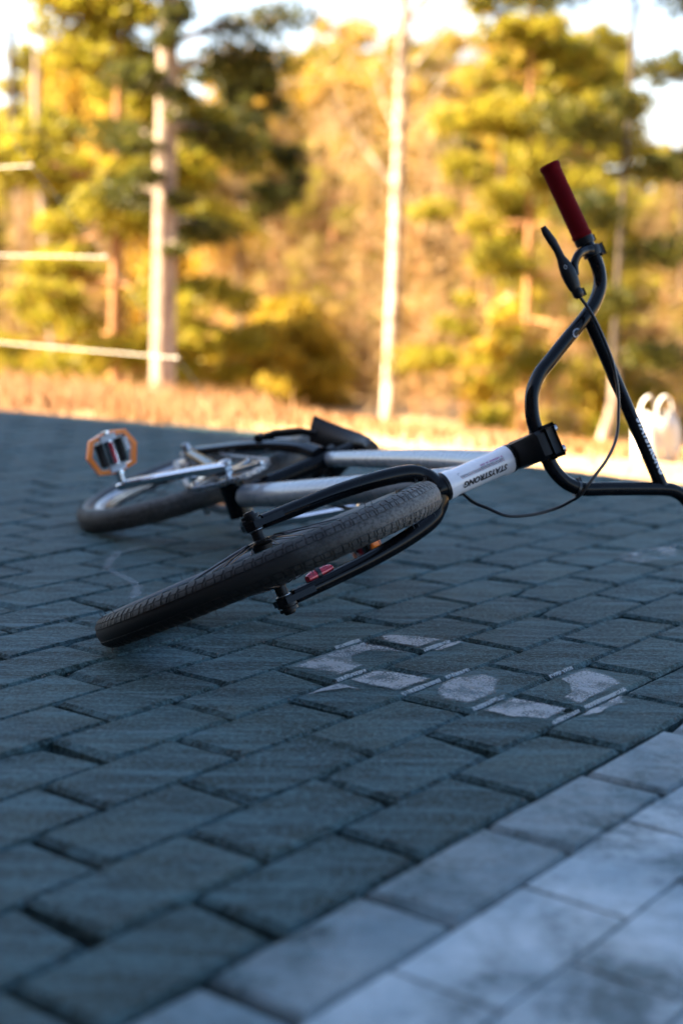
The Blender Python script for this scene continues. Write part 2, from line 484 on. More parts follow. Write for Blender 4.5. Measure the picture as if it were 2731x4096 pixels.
for key in ('brick', 'faintbrick', 'paintbrick'):
    variants[key] = []
    for i in range(9):
        mb = MB(); mb.add(*brick_geo(i, key == 'paintbrick', key == 'faintbrick'))
        variants[key].append(mb.mesh('brick', M[key], smooth=True, ang=25))
rest = {'brick': MB(), 'faintbrick': MB(), 'paintbrick': MB()}
BRZ = {}
for i, (nv, zc, u, row) in enumerate(bricks):
    key = 'paintbrick' if row >= 8 else 'faintbrick' if row == 7 else 'brick'
    z = rs.gauss(0, 0.0008); rx, ry, rz = rs.gauss(0, 0.004), rs.gauss(0, 0.0025), ROT + rs.gauss(0, 0.003)
    BRZ[(round(u * 2), row)] = (z, rx, ry)
    flip = -1 if False else 1
    if i < 298 and nv == 0:
        o = link('brick', variants[key][rs.randrange(9)], pave)
        o.location = uvp(u, row + 0.5, z); o.rotation_euler = (rx, ry, rz + (math.pi if rs.random() < .5 else 0))
    else:
        vs, fs = brick_geo(rs.randrange(9), key == 'paintbrick', key == 'faintbrick')
        Mx = Matrix.Translation(uvp(u, row + 0.5, z)) @ Matrix.Rotation(rz, 4, 'Z') @ Matrix.Rotation(rx, 4, 'X')
        rest[key].add([Mx @ q for q in vs], fs)
for key in rest:
    if rest[key].f: tag(rest[key].build('brick_field', M[key], pave, ang=25), None, None, None, 'stuff')

# bricks sawn off along the edge of the yard
cb = MB()
for u, row in cut:
    vs, fs = brick_geo(rs.randrange(9)); p = uvp(u, row + 0.5)
    Mx = Matrix.Translation(p) @ Matrix.Rotation(ROT, 4, 'Z')
    bm = bmesh.new(); bv = [bm.verts.new(Mx @ q) for q in vs]
    for f in fs: bm.faces.new([bv[i] for i in f])
    ey0, ey1 = edge_y(p.x - 0.05), edge_y(p.x + 0.05)
    no = V((-(ey1 - ey0), 0.1, 0)).normalized()
    g = bmesh.ops.bisect_plane(bm, geom=bm.verts[:] + bm.edges[:] + bm.faces[:], plane_co=(p.x, edge_y(p.x) - 0.008, 0), plane_no=no, clear_outer=True)
    ed = [e for e in bm.edges if e.is_boundary]
    if ed and bm.faces:
        try: bmesh.ops.holes_fill(bm, edges=ed, sides=0)
        except Exception: pass
    bm.verts.index_update()
    if bm.faces: cb.add([q.co.copy() for q in bm.verts], [[q.index for q in f.verts] for f in bm.faces])
    bm.free()
if cb.f: tag(cb.build('cut_brick', M['brick'], pave, ang=25), None, None, None, 'stuff')

# worn white paint on some bricks (pieces of an old marking, relaid)
PAINT = [[[2.66, 2.06], [2.73, 2.16], [2.84, 2.54], [2.87, 2.92], [2.54, 2.92], [2.54, 2.71], [2.53, 2.46], [2.54, 2.17]],
 [[1.74, 2.07], [2.44, 2.07], [2.45, 2.43], [2.45, 2.93], [2.40, 2.69], [2.29, 2.45], [2.08, 2.41], [1.91, 2.63], [1.87, 2.90], [1.55, 2.91], [1.54, 2.2]],
 [[1.54, 3.06], [1.87, 3.08], [1.95, 3.5], [1.96, 3.91], [1.56, 3.91], [1.54, 3.6]],
 [[1.05, 3.08], [1.46, 3.08], [1.46, 3.55], [1.42, 3.31]],
 [[2.54, 3.07], [2.9, 3.07], [2.92, 3.17], [2.55, 3.19]],
 [[1.72, 4.16], [1.92, 4.08], [2.11, 4.08], [2.22, 4.21], [2.31, 4.3], [2.24, 4.58], [1.9, 4.90], [1.56, 4.90], [1.58, 4.46]],
 [[1.54, 5.08], [1.93, 5.07], [1.96, 5.9], [1.65, 5.91], [1.57, 5.52]],
 [[2.5, 5.09], [2.87, 5.11], [2.82, 5.56], [2.68, 5.88], [2.04, 5.91], [2.07, 5.61], [2.27, 5.55], [2.41, 5.34]],
 [[1.84, 6.08], [2.15, 6.07], [2.44, 6.09], [2.32, 6.26], [2.0, 6.22], [1.84, 6.14]],
 [[6.37, 1.83], [6.97, 1.84], [7.7, 2.22], [6.94, 2.89], [6.5, 2.56], [6.33, 2.19]]]
def fine_poly(pts, n=4):
    Q = [V((*p, 0)) for p in pts] + [V((*pts[0], 0))]; P = [Q[i] + (Q[i + 1] - Q[i]) * k / n for i in range(len(pts)) for k in range(n)]
    r = random.Random(3)
    return [V((p.x + r.gauss(0, 0.006), p.y + r.gauss(0, 0.012), 0)) for p in P]
for pl in PAINT:
    mb = MB(); P = fine_poly(pl)
    n = len(P); cen = sum(P, V()) / n
    I = [p + V(((cen.x - p.x), (cen.y - p.y), 0)) * 0.2 for p in P]
    mb.add([uvp(p.x, p.y, 0.0026) for p in P + I], [list(range(n, 2 * n))] + [[k, (k + 1) % n, n + (k + 1) % n, n + k] for k in range(n)])
    o = mb.build('paint_patch', M['paint'], pave, smooth=False)
    at_ = o.data.attributes.new('cover', 'FLOAT', 'POINT')
    at_.data.foreach_set('value', [0.0] * n + [0.55 if pl[0][0] > 5 else 1.0] * n if len(o.data.vertices) == 2 * n else [1.0] * len(o.data.vertices))
STRIP = [((1.53, 2.9), (1.86, 2.9)), ((1.54, 3.9), (1.98, 3.9)), ((2.05, 3.9), (2.33, 3.9)), ((1.57, 4.9), (1.94, 4.9)), ((2.52, 4.9), (2.83, 4.9)), ((1.64, 5.9), (1.98, 5.9)), ((2.05, 5.9), (2.6, 5.9)), ((2.18, 1.9), (2.48, 1.9)), ((2.54, 2.9), (2.88, 2.9))]
for (u0, v0), (u1, v1) in STRIP:
    v = math.floor(v0) + 0.925
    mb = MB(); n = 9; r = random.Random(int(u0 * 100)); vs = []
    for i in range(n):
        u = u0 + (u1 - u0) * i / (n - 1)
        vs += [uvp(u, v + 0.012 + r.gauss(0, .010), 0.0018), uvp(u, v + 0.020, 0.0017), uvp(u, v + 0.052 + r.gauss(0, .006), -0.0018)]
    mb.add(vs, [[3 * i + k, 3 * i + k + 1, 3 * i + k + 4, 3 * i + k + 3] for i in range(n - 1) for k in (0, 1)])
    o = mb.build('paint_edge', M['paint'], pave, smooth=False)
    at_ = o.data.attributes.new('cover', 'FLOAT', 'POINT'); at_.data.foreach_set('value', [1.0] * len(o.data.vertices))
def ribbon(pts, wd, name='chalk_line'):
    P = catmull([uvp(*p, 0.0024) for p in pts], 6); mb = MB(); vs = []; r = random.Random(8)
    for i, p in enumerate(P):
        d = (P[min(i + 1, len(P) - 1)] - P[max(i - 1, 0)]).normalized(); s = V((-d.y, d.x, 0)) * wd * (0.5 + r.random() * 0.4)
        vs += [p - s, p + s]
    mb.add(vs, [[2 * i, 2 * i + 1, 2 * i + 3, 2 * i + 2] for i in range(len(P) - 1)])
    return mb.build(name, M['chalk'], pave, smooth=False)
ribbon([(3.92, -5.16), (3.59, -5.08), (3.35, -4.83), (3.02, -4.27), (2.9, -3.85), (2.81, -3.37), (2.65, -2.81), (2.42, -2.41), (2.29, -2.21)], 0.011)



# crumbs of sand and grit lying along the joints
rg = random.Random(12); mb = MB()
for nv, zc, u, row in bricks:
    if nv or zc > 3.0: continue
    for q in range(7 if zc < 2.2 else 3):
        p = uvp(u - 0.5 + rg.random(), row + rg.gauss(0, 0.022), 0) if rg.random() < 0.7 else uvp(u - 0.5 + rg.gauss(0, 0.03), row + rg.random(), 0)
        r_ = 0.0006 + 0.0016 * rg.random() ** 2
        p.z = -0.0005 + r_ * 0.3
        a = rg.random() * 6.28
        mb.add([p + V((math.cos(a + k * 2.09), math.sin(a + k * 2.09), -0.5)) * r_ for k in range(3)] + [p + V((rg.gauss(0, .3), rg.gauss(0, .3), 0.8)) * r_], [[0, 1, 3], [1, 2, 3], [2, 0, 3], [0, 2, 1]])
tag(mb.build('grit', M['grit'], pave, smooth=False), None, None, None, 'stuff')
# ------------------------------------------------------------------ the bicycle, lying on its left side
FO = V((-0.111293, 2.026951, 0.111952)); FA = V((0.834434, 0.459585, 0.304141)); FB = V((0.373045, -0.877246, 0.302121)); FN = V((-0.405656, 0.138642, 0.903450))          # steering axis foot, up the steerer, forward, axle
FF = V((0.449233, -0.886901, 0.107682)); NF = V((-0.319231, -0.046777, 0.946522))                                       # frame plane: forward square to the steerer, drive side
WHEELBASE, OFFSET, WR = 1.012, 0.032, 0.258
AS = (-math.cos(R(74)), math.sin(R(74))); BS = (math.sin(R(74)), math.cos(R(74)))
PAx, PAy = WHEELBASE - OFFSET * BS[0], -OFFSET * BS[1]
def K(a, b, z): return FO + FA * a + FB * b + FN * z
def FP(x, y, z=0.0):
    dx, dy = x - PAx, y - PAy
    return FO + FA * (dx * AS[0] + dy * AS[1]) + FF * (dx * BS[0] + dy * BS[1]) + NF * z
XF = (FP(1, 0) - FP(0, 0)).normalized(); YF = (FP(0, 1) - FP(0, 0)).normalized()

BASE = V((-0.1, 2.3, 0))
bike = tag(empty('bicycle', BASE), 'white and black bicycle lying on its side on the grey paving, red grip up', 'bicycle')
def part(mb, name, m, parent=None, ang=40, smooth=True): return mb.build(name, m, parent or bike, BASE, smooth, ang)

def decal(string, size, shear=0.0, off=0.0, sub=2):
    cu = bpy.data.curves.new('lettering', 'FONT'); cu.body = string; cu.size = size; cu.shear = shear; cu.offset = off
    cu.align_x = 'LEFT'; cu.resolution_u = 2
    o = bpy.data.objects.new('lettering', cu); COL.objects.link(o)
    dg = bpy.context.evaluated_depsgraph_get(); dg.update()
    me = bpy.data.meshes.new_from_object(o.evaluated_get(dg))
    bpy.data.objects.remove(o)
    bm = bmesh.new(); bm.from_mesh(me); bpy.data.meshes.remove(me)
    bmesh.ops.triangulate(bm, faces=bm.faces[:])
    if sub: bmesh.ops.subdivide_edges(bm, edges=bm.edges[:], cuts=1, use_grid_fill=True)
    bm.verts.index_update()
    r = [q.co.copy() for q in bm.verts], [[q.index for q in f.verts] for f in bm.faces]
    bm.free(); bpy.data.curves.remove(cu)
    return r

# wheels: a wheel is an Empty at its hub; local z is the axle
def frame_matrix(o, x, y, z): return Matrix(((x.x, y.x, z.x, o.x), (x.y, y.y, z.y, o.y), (x.z, y.z, z.z, o.z), (0, 0, 0, 1)))
TR = 0.0225
def tyre_section(n=20):
    pts = []
    for i in range(n + 1):
        a = R(-85) + R(170) * i / n
        pts.append((WR - TR + TR * math.cos(a), TR * 1.0 * math.sin(a)))
    return pts
def tread_mesh():
    mb = MB(); r = random.Random(4)
    N = 118; sec = WR - TR
    def pt(phi, a, h): return V((math.cos(phi), math.sin(phi), 0)) * (sec + (TR + h) * math.cos(a)) + V((0, 0, (TR + h) * math.sin(a)))
    def block(p0, p1, a0, a1, h, skew=0.0):
        na = 3; vs = []
        for q in range(na):
            a = a0 + (a1 - a0) * q / (na - 1); s = skew * (a - a0)
            i0 = 0.0015
            for ph, hh in ((p0 + s, -0.0003), (p0 + s + i0, h), (p1 + s - i0, h), (p1 + s, -0.0003)): vs.append(pt(ph, a, hh))
        fs = []
        for q in range(na - 1):
            for e in range(3): fs.append([q * 4 + e, q * 4 + e + 1, q * 4 + 5 + e, q * 4 + 4 + e])
        fs += [[0, 1, 2, 3], [8, 9, 10, 11][::-1]]
        mb.add(vs, fs)
    dp = 2 * math.pi / N
    for i in range(N):
        p = i * dp
        for sgn in (-1, 1):
            w1 = 0.62 if i % 3 else 0.9
            block(p + 0.03 * dp, p + dp * w1, sgn * R(23), sgn * R(41), 0.0013, sgn * 0.02)
            if i % 3: block(p + dp * (w1 + 0.10), p + 0.97 * dp, sgn * R(23), sgn * R(41), 0.0013, sgn * 0.02)
            block(p + 0.10 * dp, p + dp * 0.86, sgn * R(44), sgn * R(62), 0.0012, sgn * 0.03)
            if i % 2: block(p + 0.1 * dp, p + dp * 0.8, sgn * R(65), sgn * R(78), 0.0008, 0)
    return mb
def hair_mesh():
    mb = MB(); r = random.Random(9)
    for i in range(46):
        ph = r.random() * 2 * math.pi; sg = r.choice((-1, 1)); a = sg * R(r.choice((66, 80, 84)))
        d = V((math.cos(ph), math.sin(ph), 0)); c = d * (WR - TR + TR * math.cos(a)) + V((0, 0, TR * math.sin(a)))
        o = (d * math.cos(a) + V((0, 0, math.sin(a)))).normalized()
        mb.tube([c, c + o * 0.005 + d * 0.001, c + o * 0.0075], [0.0006, 0.0005, 0.0003], 5)
    return mb
spoke_me = {}
def make_wheel(name, M4, rear=False, spin=0.0):
    wh = empty(name, (0, 0, 0), bike)
    wh.matrix_local = Matrix.Translation(-BASE) @ M4 @ Matrix.Rotation(spin, 4, 'Z')
    mb = MB(); mb.lathe(tyre_section(), seg=120)
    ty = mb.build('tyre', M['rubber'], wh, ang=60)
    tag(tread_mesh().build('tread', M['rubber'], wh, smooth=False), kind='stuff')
    tag(hair_mesh().build('tyre_hair', M['sidewall'], wh), kind='stuff')
    mb = MB(); mb.lathe([(WR - TR + 0.0015, 0.0226), (WR - TR + 0.0029, 0.0226), (WR - TR + 0.0029, 0.0231), (WR - TR + 0.0015, 0.0231)], seg=96, closed=True); mb.build('sidewall_line', M['teal'], wh)
    mb = MB()
    for sg in (1, -1):
        sec = [(WR - TR + (TR + 0.0003) * math.cos(R(a)), sg * (TR + 0.0003) * math.sin(R(a))) for a in (80, 92, 104, 118, 132, 142)] + [(WR - 0.0425, sg * 0.0135)]
        mb.lathe(sec, seg=96)
    mb.build('sidewall', M['sidewall'], wh)
    mb = MB(); mb.lathe([(WR - 0.038, 0.0135), (WR - 0.052, 0.0125), (WR - 0.060, 0.007), (WR - 0.060, -0.007), (WR - 0.052, -0.0125), (WR - 0.038, -0.0135), (WR - 0.044, 0)], seg=96, closed=True)
    mb.build('rim', M['steel' if rear else 'black'], wh, ang=30)
    mb = MB()
    mb.lathe([(0.0005, -0.05), (0.0085, -0.05), (0.0085, -0.036), (0.025, -0.034), (0.025, -0.030), (0.0145, -0.026), (0.0125, 0), (0.0145, 0.026), (0.025, 0.030), (0.025, 0.034), (0.0085, 0.036), (0.0085, 0.05), (0.0005, 0.05)], seg=28)
    mb.build('hub', M['chrome' if rear else 'satin'], wh, ang=30)
    for sgn in (1, -1):
        mb = MB()
        mb.lathe([(0.0085, 0.048 * sgn), (0.0115, 0.0495 * sgn), (0.0115, 0.054 * sgn)], seg=20)
        mb.build('hub_cone', M['steel'], wh, ang=30)
        mb = MB()
        mb.lathe([(0.0005, 0.078 * sgn), (0.0075, 0.077 * sgn), (0.009, 0.074 * sgn), (0.0095, 0.064 * sgn), (0.0095, 0.063 * sgn), (0.013, 0.0625 * sgn), (0.013, 0.0605 * sgn), (0.0005, 0.0605 * sgn)], seg=14)
        mb.build('axle_nut', M['steel' if rear else 'satin'], wh, ang=30)
    if 's' not in spoke_me:
        for key, zf in (('s', 1), ('t', -1)):
            mb = MB()
            mb.tube([(0.0225, 0, 0.032 * zf), (0.09, 0.030, 0.021 * zf), (WR - 0.061, 0.077, 0.002 * zf)], 0.0010, 5)
            mb.tube([(WR - 0.075, 0.0715, 0.004 * zf), (WR - 0.0605, 0.0775, 0.0015 * zf)], 0.002, 6)
            spoke_me[key] = mb.mesh('spoke', M['dsteel'])
            mb = MB()
            mb.tube([(0.0225, 0, 0.0345 * zf), (0.09, -0.030, 0.023 * zf), (WR - 0.061, -0.077, 0.002 * zf)], 0.0010, 5)
            mb.tube([(WR - 0.075, -0.0715, 0.004 * zf), (WR - 0.0605, -0.0775, 0.0015 * zf)], 0.002, 6)
            spoke_me[key + 'x'] = mb.mesh('spoke', M['dsteel'])
    for i in range(9):
        for key, off in (('s', 0), ('sx', 20), ('t', 10), ('tx', 30)):
            o = link('spoke', spoke_me[key], wh); o.rotation_euler = (0, 0, R(i * 40 + off))
    mb = MB(); mb.tube([(WR - 0.062, 0, 0), (WR - 0.085, 0, 0)], 0.0028, 8)
    mb.tube([(WR - 0.085, 0, 0), (WR - 0.099, 0, 0)], 0.0037, 8)
    mb.build('valve', M['cable'], wh)
    return wh
fc = K(0, OFFSET, 0)
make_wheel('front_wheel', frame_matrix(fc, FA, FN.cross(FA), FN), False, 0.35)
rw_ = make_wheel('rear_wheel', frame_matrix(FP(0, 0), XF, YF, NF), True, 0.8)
mb = MB()
for i in range(16):
    a = 2 * math.pi * i / 16
    mb.box((0.031 * math.cos(a), 0.031 * math.sin(a), 0.044), V((math.cos(a), math.sin(a), 0)) * 0.003, V((-math.sin(a), math.cos(a), 0)) * 0.0028, (0, 0, 0.0015))
mb.lathe([(0.014, 0.0425), (0.0295, 0.0425), (0.0295, 0.0455), (0.014, 0.0455)], seg=32, closed=True)
mb.build('cog', M['chrome'], rw_, ang=30)

# front triangle
hb, ht = 0.318, 0.437
mb = MB()
mb.lathe([(0.0165, hb), (0.0222, hb), (0.0222, hb + 0.010), (0.0206, hb + 0.018), (0.0203, (hb + ht) / 2), (0.0206, ht - 0.018), (0.0222, ht - 0.010), (0.0222, ht), (0.0165, ht)], FO, FA, 48)
htube = part(mb, 'head_tube', M['white'], ang=30)
def HT_pt(s, th, r=0.0209):
    P = FO + FA * s
    vd = (V((0, 0, 0.528)) - P); vd = (vd - FA * vd.dot(FA)).normalized(); up = FA.cross(vd); 
    if up.z < 0: up = -up
    return P + (vd * math.cos(th) + up * math.sin(th)) * r
def wrap(vf, s0, th0, name, m, r=0.0209, flip=True):
    vs, fs = vf; mb = MB()
    mb.add([HT_pt(s0 - q.x, th0 - q.y / r if flip else th0 + q.y / r, r) for q in vs], fs)
    return part(mb, name, m, htube, smooth=True)
wrap(decal('STAYSTRONG', 0.0128, 0.32, 0.0005), ht - 0.0145, -0.30, 'lettering', M['dblack'], 0.0212)
vs, fs, vr, fr = [], [], [], []
for i in range(24):
    s = 0.0005 + i * 0.0035
    q = [V((s, 0, 0)), V((s + 0.0012, 0, 0)), V((s + 0.0048, -0.0052, 0)), V((s + 0.0036, -0.0052, 0))]
    q = [q[0], q[1], (q[1] + q[2]) / 2, q[2], q[3], (q[0] + q[3]) / 2]
    tgt = (vr, fr) if i % 2 else (vs, fs)
    n0 = len(tgt[0]); tgt[0].extend(q); tgt[1].append([n0, n0 + 1, n0 + 2, n0 + 5]); tgt[1].append([n0 + 5, n0 + 2, n0 + 3, n0 + 4])
wrap((vs, fs), ht - 0.013, -0.02, 'stripe', M['dblack']); wrap((vr, fr), ht - 0.013, -0.02, 'stripe', M['dred'])
def dashes(n, l0, y, hgt, seed):
    r = random.Random(seed); vs, fs = [], []; x = 0
    for i in range(n):
        w_ = 0.0008 + r.random() * 0.0018
        vs += [V((x, y, 0)), V((x + w_, y, 0)), V((x + w_, y + hgt, 0)), V((x, y + hgt, 0))]; k = len(vs) - 4
        fs.append([k, k + 1, k + 2, k + 3]); x += w_ + 0.0006 + (0.002 if r.random() < .15 else 0)
        if x > l0: break
    return vs, fs
wrap(dashes(40, 0.045, 0, 0.0018, 1), ht - 0.014, 0.26, 'fine_print', M['dgrey']); wrap(dashes(60, 0.056, 0, 0.0012, 2), ht - 0.014, 0.12, 'fine_print', M['dgrey'])
wrap(dashes(30, 0.043, 0, 0.0026, 3), ht - 0.014, 0.44, 'fine_print', M['dmag']); wrap(dashes(12, 0.014, 0, 0.0016, 4), ht - 0.083, 0.22, 'fine_print', M['dgrey'])
def corner(sx, sy): return [V((0, 0, 0)), V((sx * .004, 0, 0)), V((sx * .004, sy * .0008, 0)), V((sx * .0008, sy * .0008, 0)), V((sx * .0008, sy * .004, 0)), V((0, sy * .004, 0))], [[0, 1, 2, 3], [0, 3, 4, 5]]
wrap(corner(1, 1), ht - 0.012, 0.52, 'corner_mark', M['dgrey']); wrap(corner(-1, 1), ht - 0.100, 0.50, 'corner_mark', M['dgrey']); wrap(corner(-1, -1), ht - 0.099, -0.62, 'corner_mark', M['dgrey'])
for s0, s1, r0 in ((hb - 0.007, hb, 0.0225), (ht, ht + 0.005, 0.0225)):
    mb = MB(); mb.lathe([(0.0165, s0), (r0 - 0.001, s0), (r0, s0 + 0.0015), (r0, s1), (0.0165, s1)], FO, FA, 40, closed=True)
    part(mb, 'headset_cap', M['satin'], ang=30)
def HX(s):                                                            # point on the steering axis in frame coordinates
    return (PAx + s * AS[0], PAy + s * AS[1])
hx1, hx0 = HX(0.417), HX(0.345)
tt = catmull([FP(*hx1), FP(0.68, 0.347), FP(0.48, 0.287), FP(0.315, 0.232)], 7)
mb = MB(); mb.tube(tt, [0.0195 - 0.0055 * i / (len(tt) - 1) for i in range(len(tt))], 20, True, 1.15, NF)
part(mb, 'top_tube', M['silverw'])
dt = catmull([FP(*hx0), FP(0.72, 0.222), FP(0.55, 0.130), FP(0.395, 0.052)], 7)
mb = MB(); mb.tube(dt, [0.0205 + 0.003 * math.sin(math.pi * i / (len(dt) - 1)) for i in range(len(dt))], 20, True, 1.1, NF)
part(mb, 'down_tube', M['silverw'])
mb = MB(); mb.tube([FP(0.74, 0.228), FP(0.815, 0.29), FP(0.845, 0.335)], [0.012, 0.017, 0.014], 14, True, 1.2, NF)
part(mb, 'gusset', M['silverw'])
mb = MB(); mb.tube([FP(0.368, 0.045), FP(0.335, 0.14), FP(0.300, 0.245)], [0.018, 0.0165, 0.0165], 20)
part(mb, 'seat_tube', M['black'])
mb = MB(); mb.lathe([(0.012, -0.036), (0.0225, -0.036), (0.0225, 0.036), (0.012, 0.036)], FP(0.37, 0.035), NF, 32)
part(mb, 'bottom_bracket', M['black'], ang=30)
mb = MB(); mb.lathe([(0.0165, -0.006), (0.021, -0.006), (0.021, 0.008), (0.0165, 0.008)], FP(0.302, 0.238), YF - XF * 0.33, 24, closed=True)
mb.box(FP(0.284, 0.245, 0.012), XF * 0.006, YF * 0.005, NF * 0.008, 0.001)
part(mb, 'seat_clamp', M['satin'], ang=30)
for sgn in (1, -1):
    mb = MB()
    mb.tube(catmull([FP(0.350, 0.035, 0.022 * sgn), FP(0.29, 0.033, 0.034 * sgn), FP(0.18, 0.022, 0.047 * sgn), FP(0.035, 0.004, 0.058 * sgn)], 5), [0.0135, 0.009], 12, True, 1.35, NF)
    part(mb, 'chainstay', M['black'])
    mb = MB()
    mb.tube(catmull([FP(0.312, 0.215, 0.016 * sgn), FP(0.255, 0.185, 0.034 * sgn), FP(0.16, 0.118, 0.050 * sgn), FP(0.022, 0.018, 0.058 * sgn)], 5), [0.013, 0.0095], 8, True, 1.5, NF)
    part(mb, 'seatstay', M['black'], ang=35)
    mb = MB()
    mb.prism([(0.05, 0.005), (0.045, 0.022), (0.03, 0.034), (0.005, 0.016), (-0.022, 0.012), (-0.026, -0.006), (0, -0.016), (0.03, -0.012)], FP(0, 0, 0.056 * sgn), XF, YF, NF * sgn, -0.002, 0.004)
    part(mb, 'dropout', M['chrome'], ang=30)
# rear brake on the seat stays
for sgn in (1, -1):
    mb = MB()
    mb.tube([FP(0.165, 0.135, 0.058 * sgn), FP(0.178, 0.165, 0.060 * sgn), FP(0.205, 0.21, 0.052 * sgn), FP(0.225, 0.235, 0.040 * sgn)], [0.009, 0.0085, 0.0075, 0.006], 10, True, 0.7)
    mb.tube([FP(0.155, 0.139, 0.062 * sgn), FP(0.172, 0.128, 0.062 * sgn)], 0.008, 10)
    part(mb, 'brake_arm', M['satin'])
    mb = MB(); mb.box(FP(0.155, 0.185, 0.030 * sgn), XF * 0.02 + YF * 0.014, YF * 0.006 - XF * 0.008, NF * 0.005, 0.001)
    part(mb, 'brake_pad', M['cable'])

# seat and post
mb = MB(); mb.tube([FP(0.303, 0.225), FP(0.285, 0.285), FP(0.280, 0.312)], 0.0133, 16); part(mb, 'seat_post', M['satin'])
NS, NTT = 14, 16; su = (YF * 0.85 - XF * 0.53).normalized()
sv, sf = [], []
for lay in (0, 1):
    for i in range(NS + 1):
        s = i / NS
        c = FP(0.178 + 0.175 * s, 0.250 + 0.09 * s + 0.018 * math.sin(math.pi * s) - 0.02 * s * s)
        wdt = 0.052 * (1 - s) ** 2.6 + 0.017
        if s > 0.9: wdt *= 1 - 3.0 * (s - 0.9)
        for j in range(NTT + 1):
            q = -1 + 2 * j / NTT
            th = 0.012 + 0.012 * s + 0.006 * (1 - q * q)
            hh = -0.020 * (1 - s) * (1 - abs(q) ** 2) - 0.012 * s * q * q
            sv.append(c + NF * (q * wdt) + su * (hh + (0 if lay == 0 else -th * (1 - abs(q) ** 6 * 0.8))))
st = NTT + 1; tot = (NS + 1) * st
for i in range(NS):
    for j in range(NTT):
        a = i * st + j
        sf.append([a, a + 1, a + st + 1, a + st]); sf.append([tot + a, tot + a + st, tot + a + st + 1, tot + a + 1])
for i in range(NS):
    for j in (0, NTT):
        a = i * st + j; sf.append([a, a + st, tot + a + st, tot + a])
for j in range(NTT):
    for i in (0, NS):
        a = i * st + j; sf.append([a, a + 1, tot + a + 1, tot + a])
mb = MB(); mb.add(sv, sf); seat = part(mb, 'seat', M['seat'], ang=50)
mb = MB(); mb.box(FP(0.275, 0.298), XF * 0.026 + YF * 0.012, YF * 0.010, NF * 0.012, 0.002); part(mb, 'seat_guts', M['satin'], seat)

# cranks, chainring, chain, pedals
CA = R(246); CLN = 0.203
BBx, BBy = 0.362, 0.037
def crank_dir(s): return (math.cos(CA) * s, math.sin(CA) * s)
CW = XF * math.cos(CA) + YF * math.sin(CA); CP = NF.cross(CW)
for sgn in (1, -1):
    cd = CW * sgn; z0, z1 = 0.058 * sgn, 0.076 * sgn
    mb = MB()
    arm = []
    for s, hw, ht_, z in ((-0.004, 0.0175, 0.009, z0), (0.02, 0.0165, 0.0095, z0 + 0.002 * sgn), (0.06, 0.0135, 0.0085, z0 + 0.007 * sgn), (0.12, 0.0125, 0.0075, z0 + 0.013 * sgn), (0.188, 0.0135, 0.0075, z1), (0.207, 0.0125, 0.007, z1), (0.215, 0.006, 0.005, z1)):
        o = FP(BBx, BBy, z) + cd * s
        arm.append([o + CP * (hw * a) + NF * (ht_ * b) for a, b in ((-1, -.6), (-1, .6), (-.7, 1), (.7, 1), (1, .6), (1, -.6), (.7, -1), (-.7, -1))])
    vs = [p for ring in arm for p in ring]; fs = [[i * 8 + k, i * 8 + (k + 1) % 8, (i + 1) * 8 + (k + 1) % 8, (i + 1) * 8 + k] for i in range(len(arm) - 1) for k in range(8)]
    fs += [list(range(8)), [len(vs) - 8 + k for k in range(8)]]
    mb.add(vs, fs); ck = part(mb, 'crank_arm', M['chrome'], ang=50)
    mb = MB(); mb.lathe([(0.0005, 0.072 * sgn), (0.010, 0.071 * sgn), (0.013, 0.068 * sgn), (0.013, 0.062 * sgn)], FP(BBx, BBy), NF, 20); part(mb, 'crank_bolt', M['steel'], ck, ang=30)
CRR = 0.076
mb = MB(); mb.lathe([(CRR - 0.012, 0.0405), (CRR - 0.002, 0.0405), (CRR - 0.002, 0.0445), (CRR - 0.012, 0.0445)], FP(BBx, BBy), NF, 72, closed=True)
for i in range(38):
    a = 2 * math.pi * i / 38; d = XF * math.cos(a) + YF * math.sin(a); e_ = NF.cross(d)
    mb.box(FP(BBx, BBy, 0.0425) + d * CRR, d * 0.0035, e_ * 0.003, NF * 0.0013)
cr = part(mb, 'chainring', M['chrome'], ang=30)
for i in range(5):
    a = CA + R(36) + 2 * math.pi * i / 5; d = XF * math.cos(a) + YF * math.sin(a); e_ = NF.cross(d); o = FP(BBx, BBy, 0.047)
    mb = MB(); mb.prism([(0.012, -0.012), (0.045, -0.006), (CRR - 0.008, -0.006), (CRR - 0.005, 0), (CRR - 0.008, 0.006), (0.045, 0.006), (0.012, 0.012)], o, d, e_, NF, -0.003, 0.003)
    mb.lathe([(0.0005, 0.005), (0.0045, 0.005), (0.005, 0.003)], o + d * (CRR - 0.012), NF, 12)
    part(mb, 'spider_arm', M['chrome'], cr, ang=30)
def chain_path():
    c1, c0 = (BBx, BBy), (0, 0); r1, r0 = CRR, 0.032
    dx, dy = c1[0] - c0[0], c1[1] - c0[1]; D = math.hypot(dx, dy); ba = math.atan2(dy, dx); al = math.acos((r1 - r0) / D)
    pts = []
    n1, n0 = 22, 8
    for i in range(n1 + 1):
        a = ba + (math.pi - al) * (1 - 2 * i / n1); pts.append((c1[0] + r1 * math.cos(a), c1[1] + r1 * math.sin(a)))
    p, q = pts[-1], (c0[0] + r0 * math.cos(ba - (math.pi - al)), c0[1] + r0 * math.sin(ba - (math.pi - al)))
    pts += [(p[0] + (q[0] - p[0]) * k / 24, p[1] + (q[1] - p[1]) * k / 24) for k in range(1, 25)]
    for i in range(1, n0 + 1):
        a = ba - (math.pi - al) - 2 * al * i / n0; pts.append((c0[0] + r0 * math.cos(a), c0[1] + r0 * math.sin(a)))
    p, q = pts[-1], pts[0]
    pts += [(p[0] + (q[0] - p[0]) * k / 24, p[1] + (q[1] - p[1]) * k / 24) for k in range(1, 24)]
    return pts
cp_ = chain_path(); mb = MB()
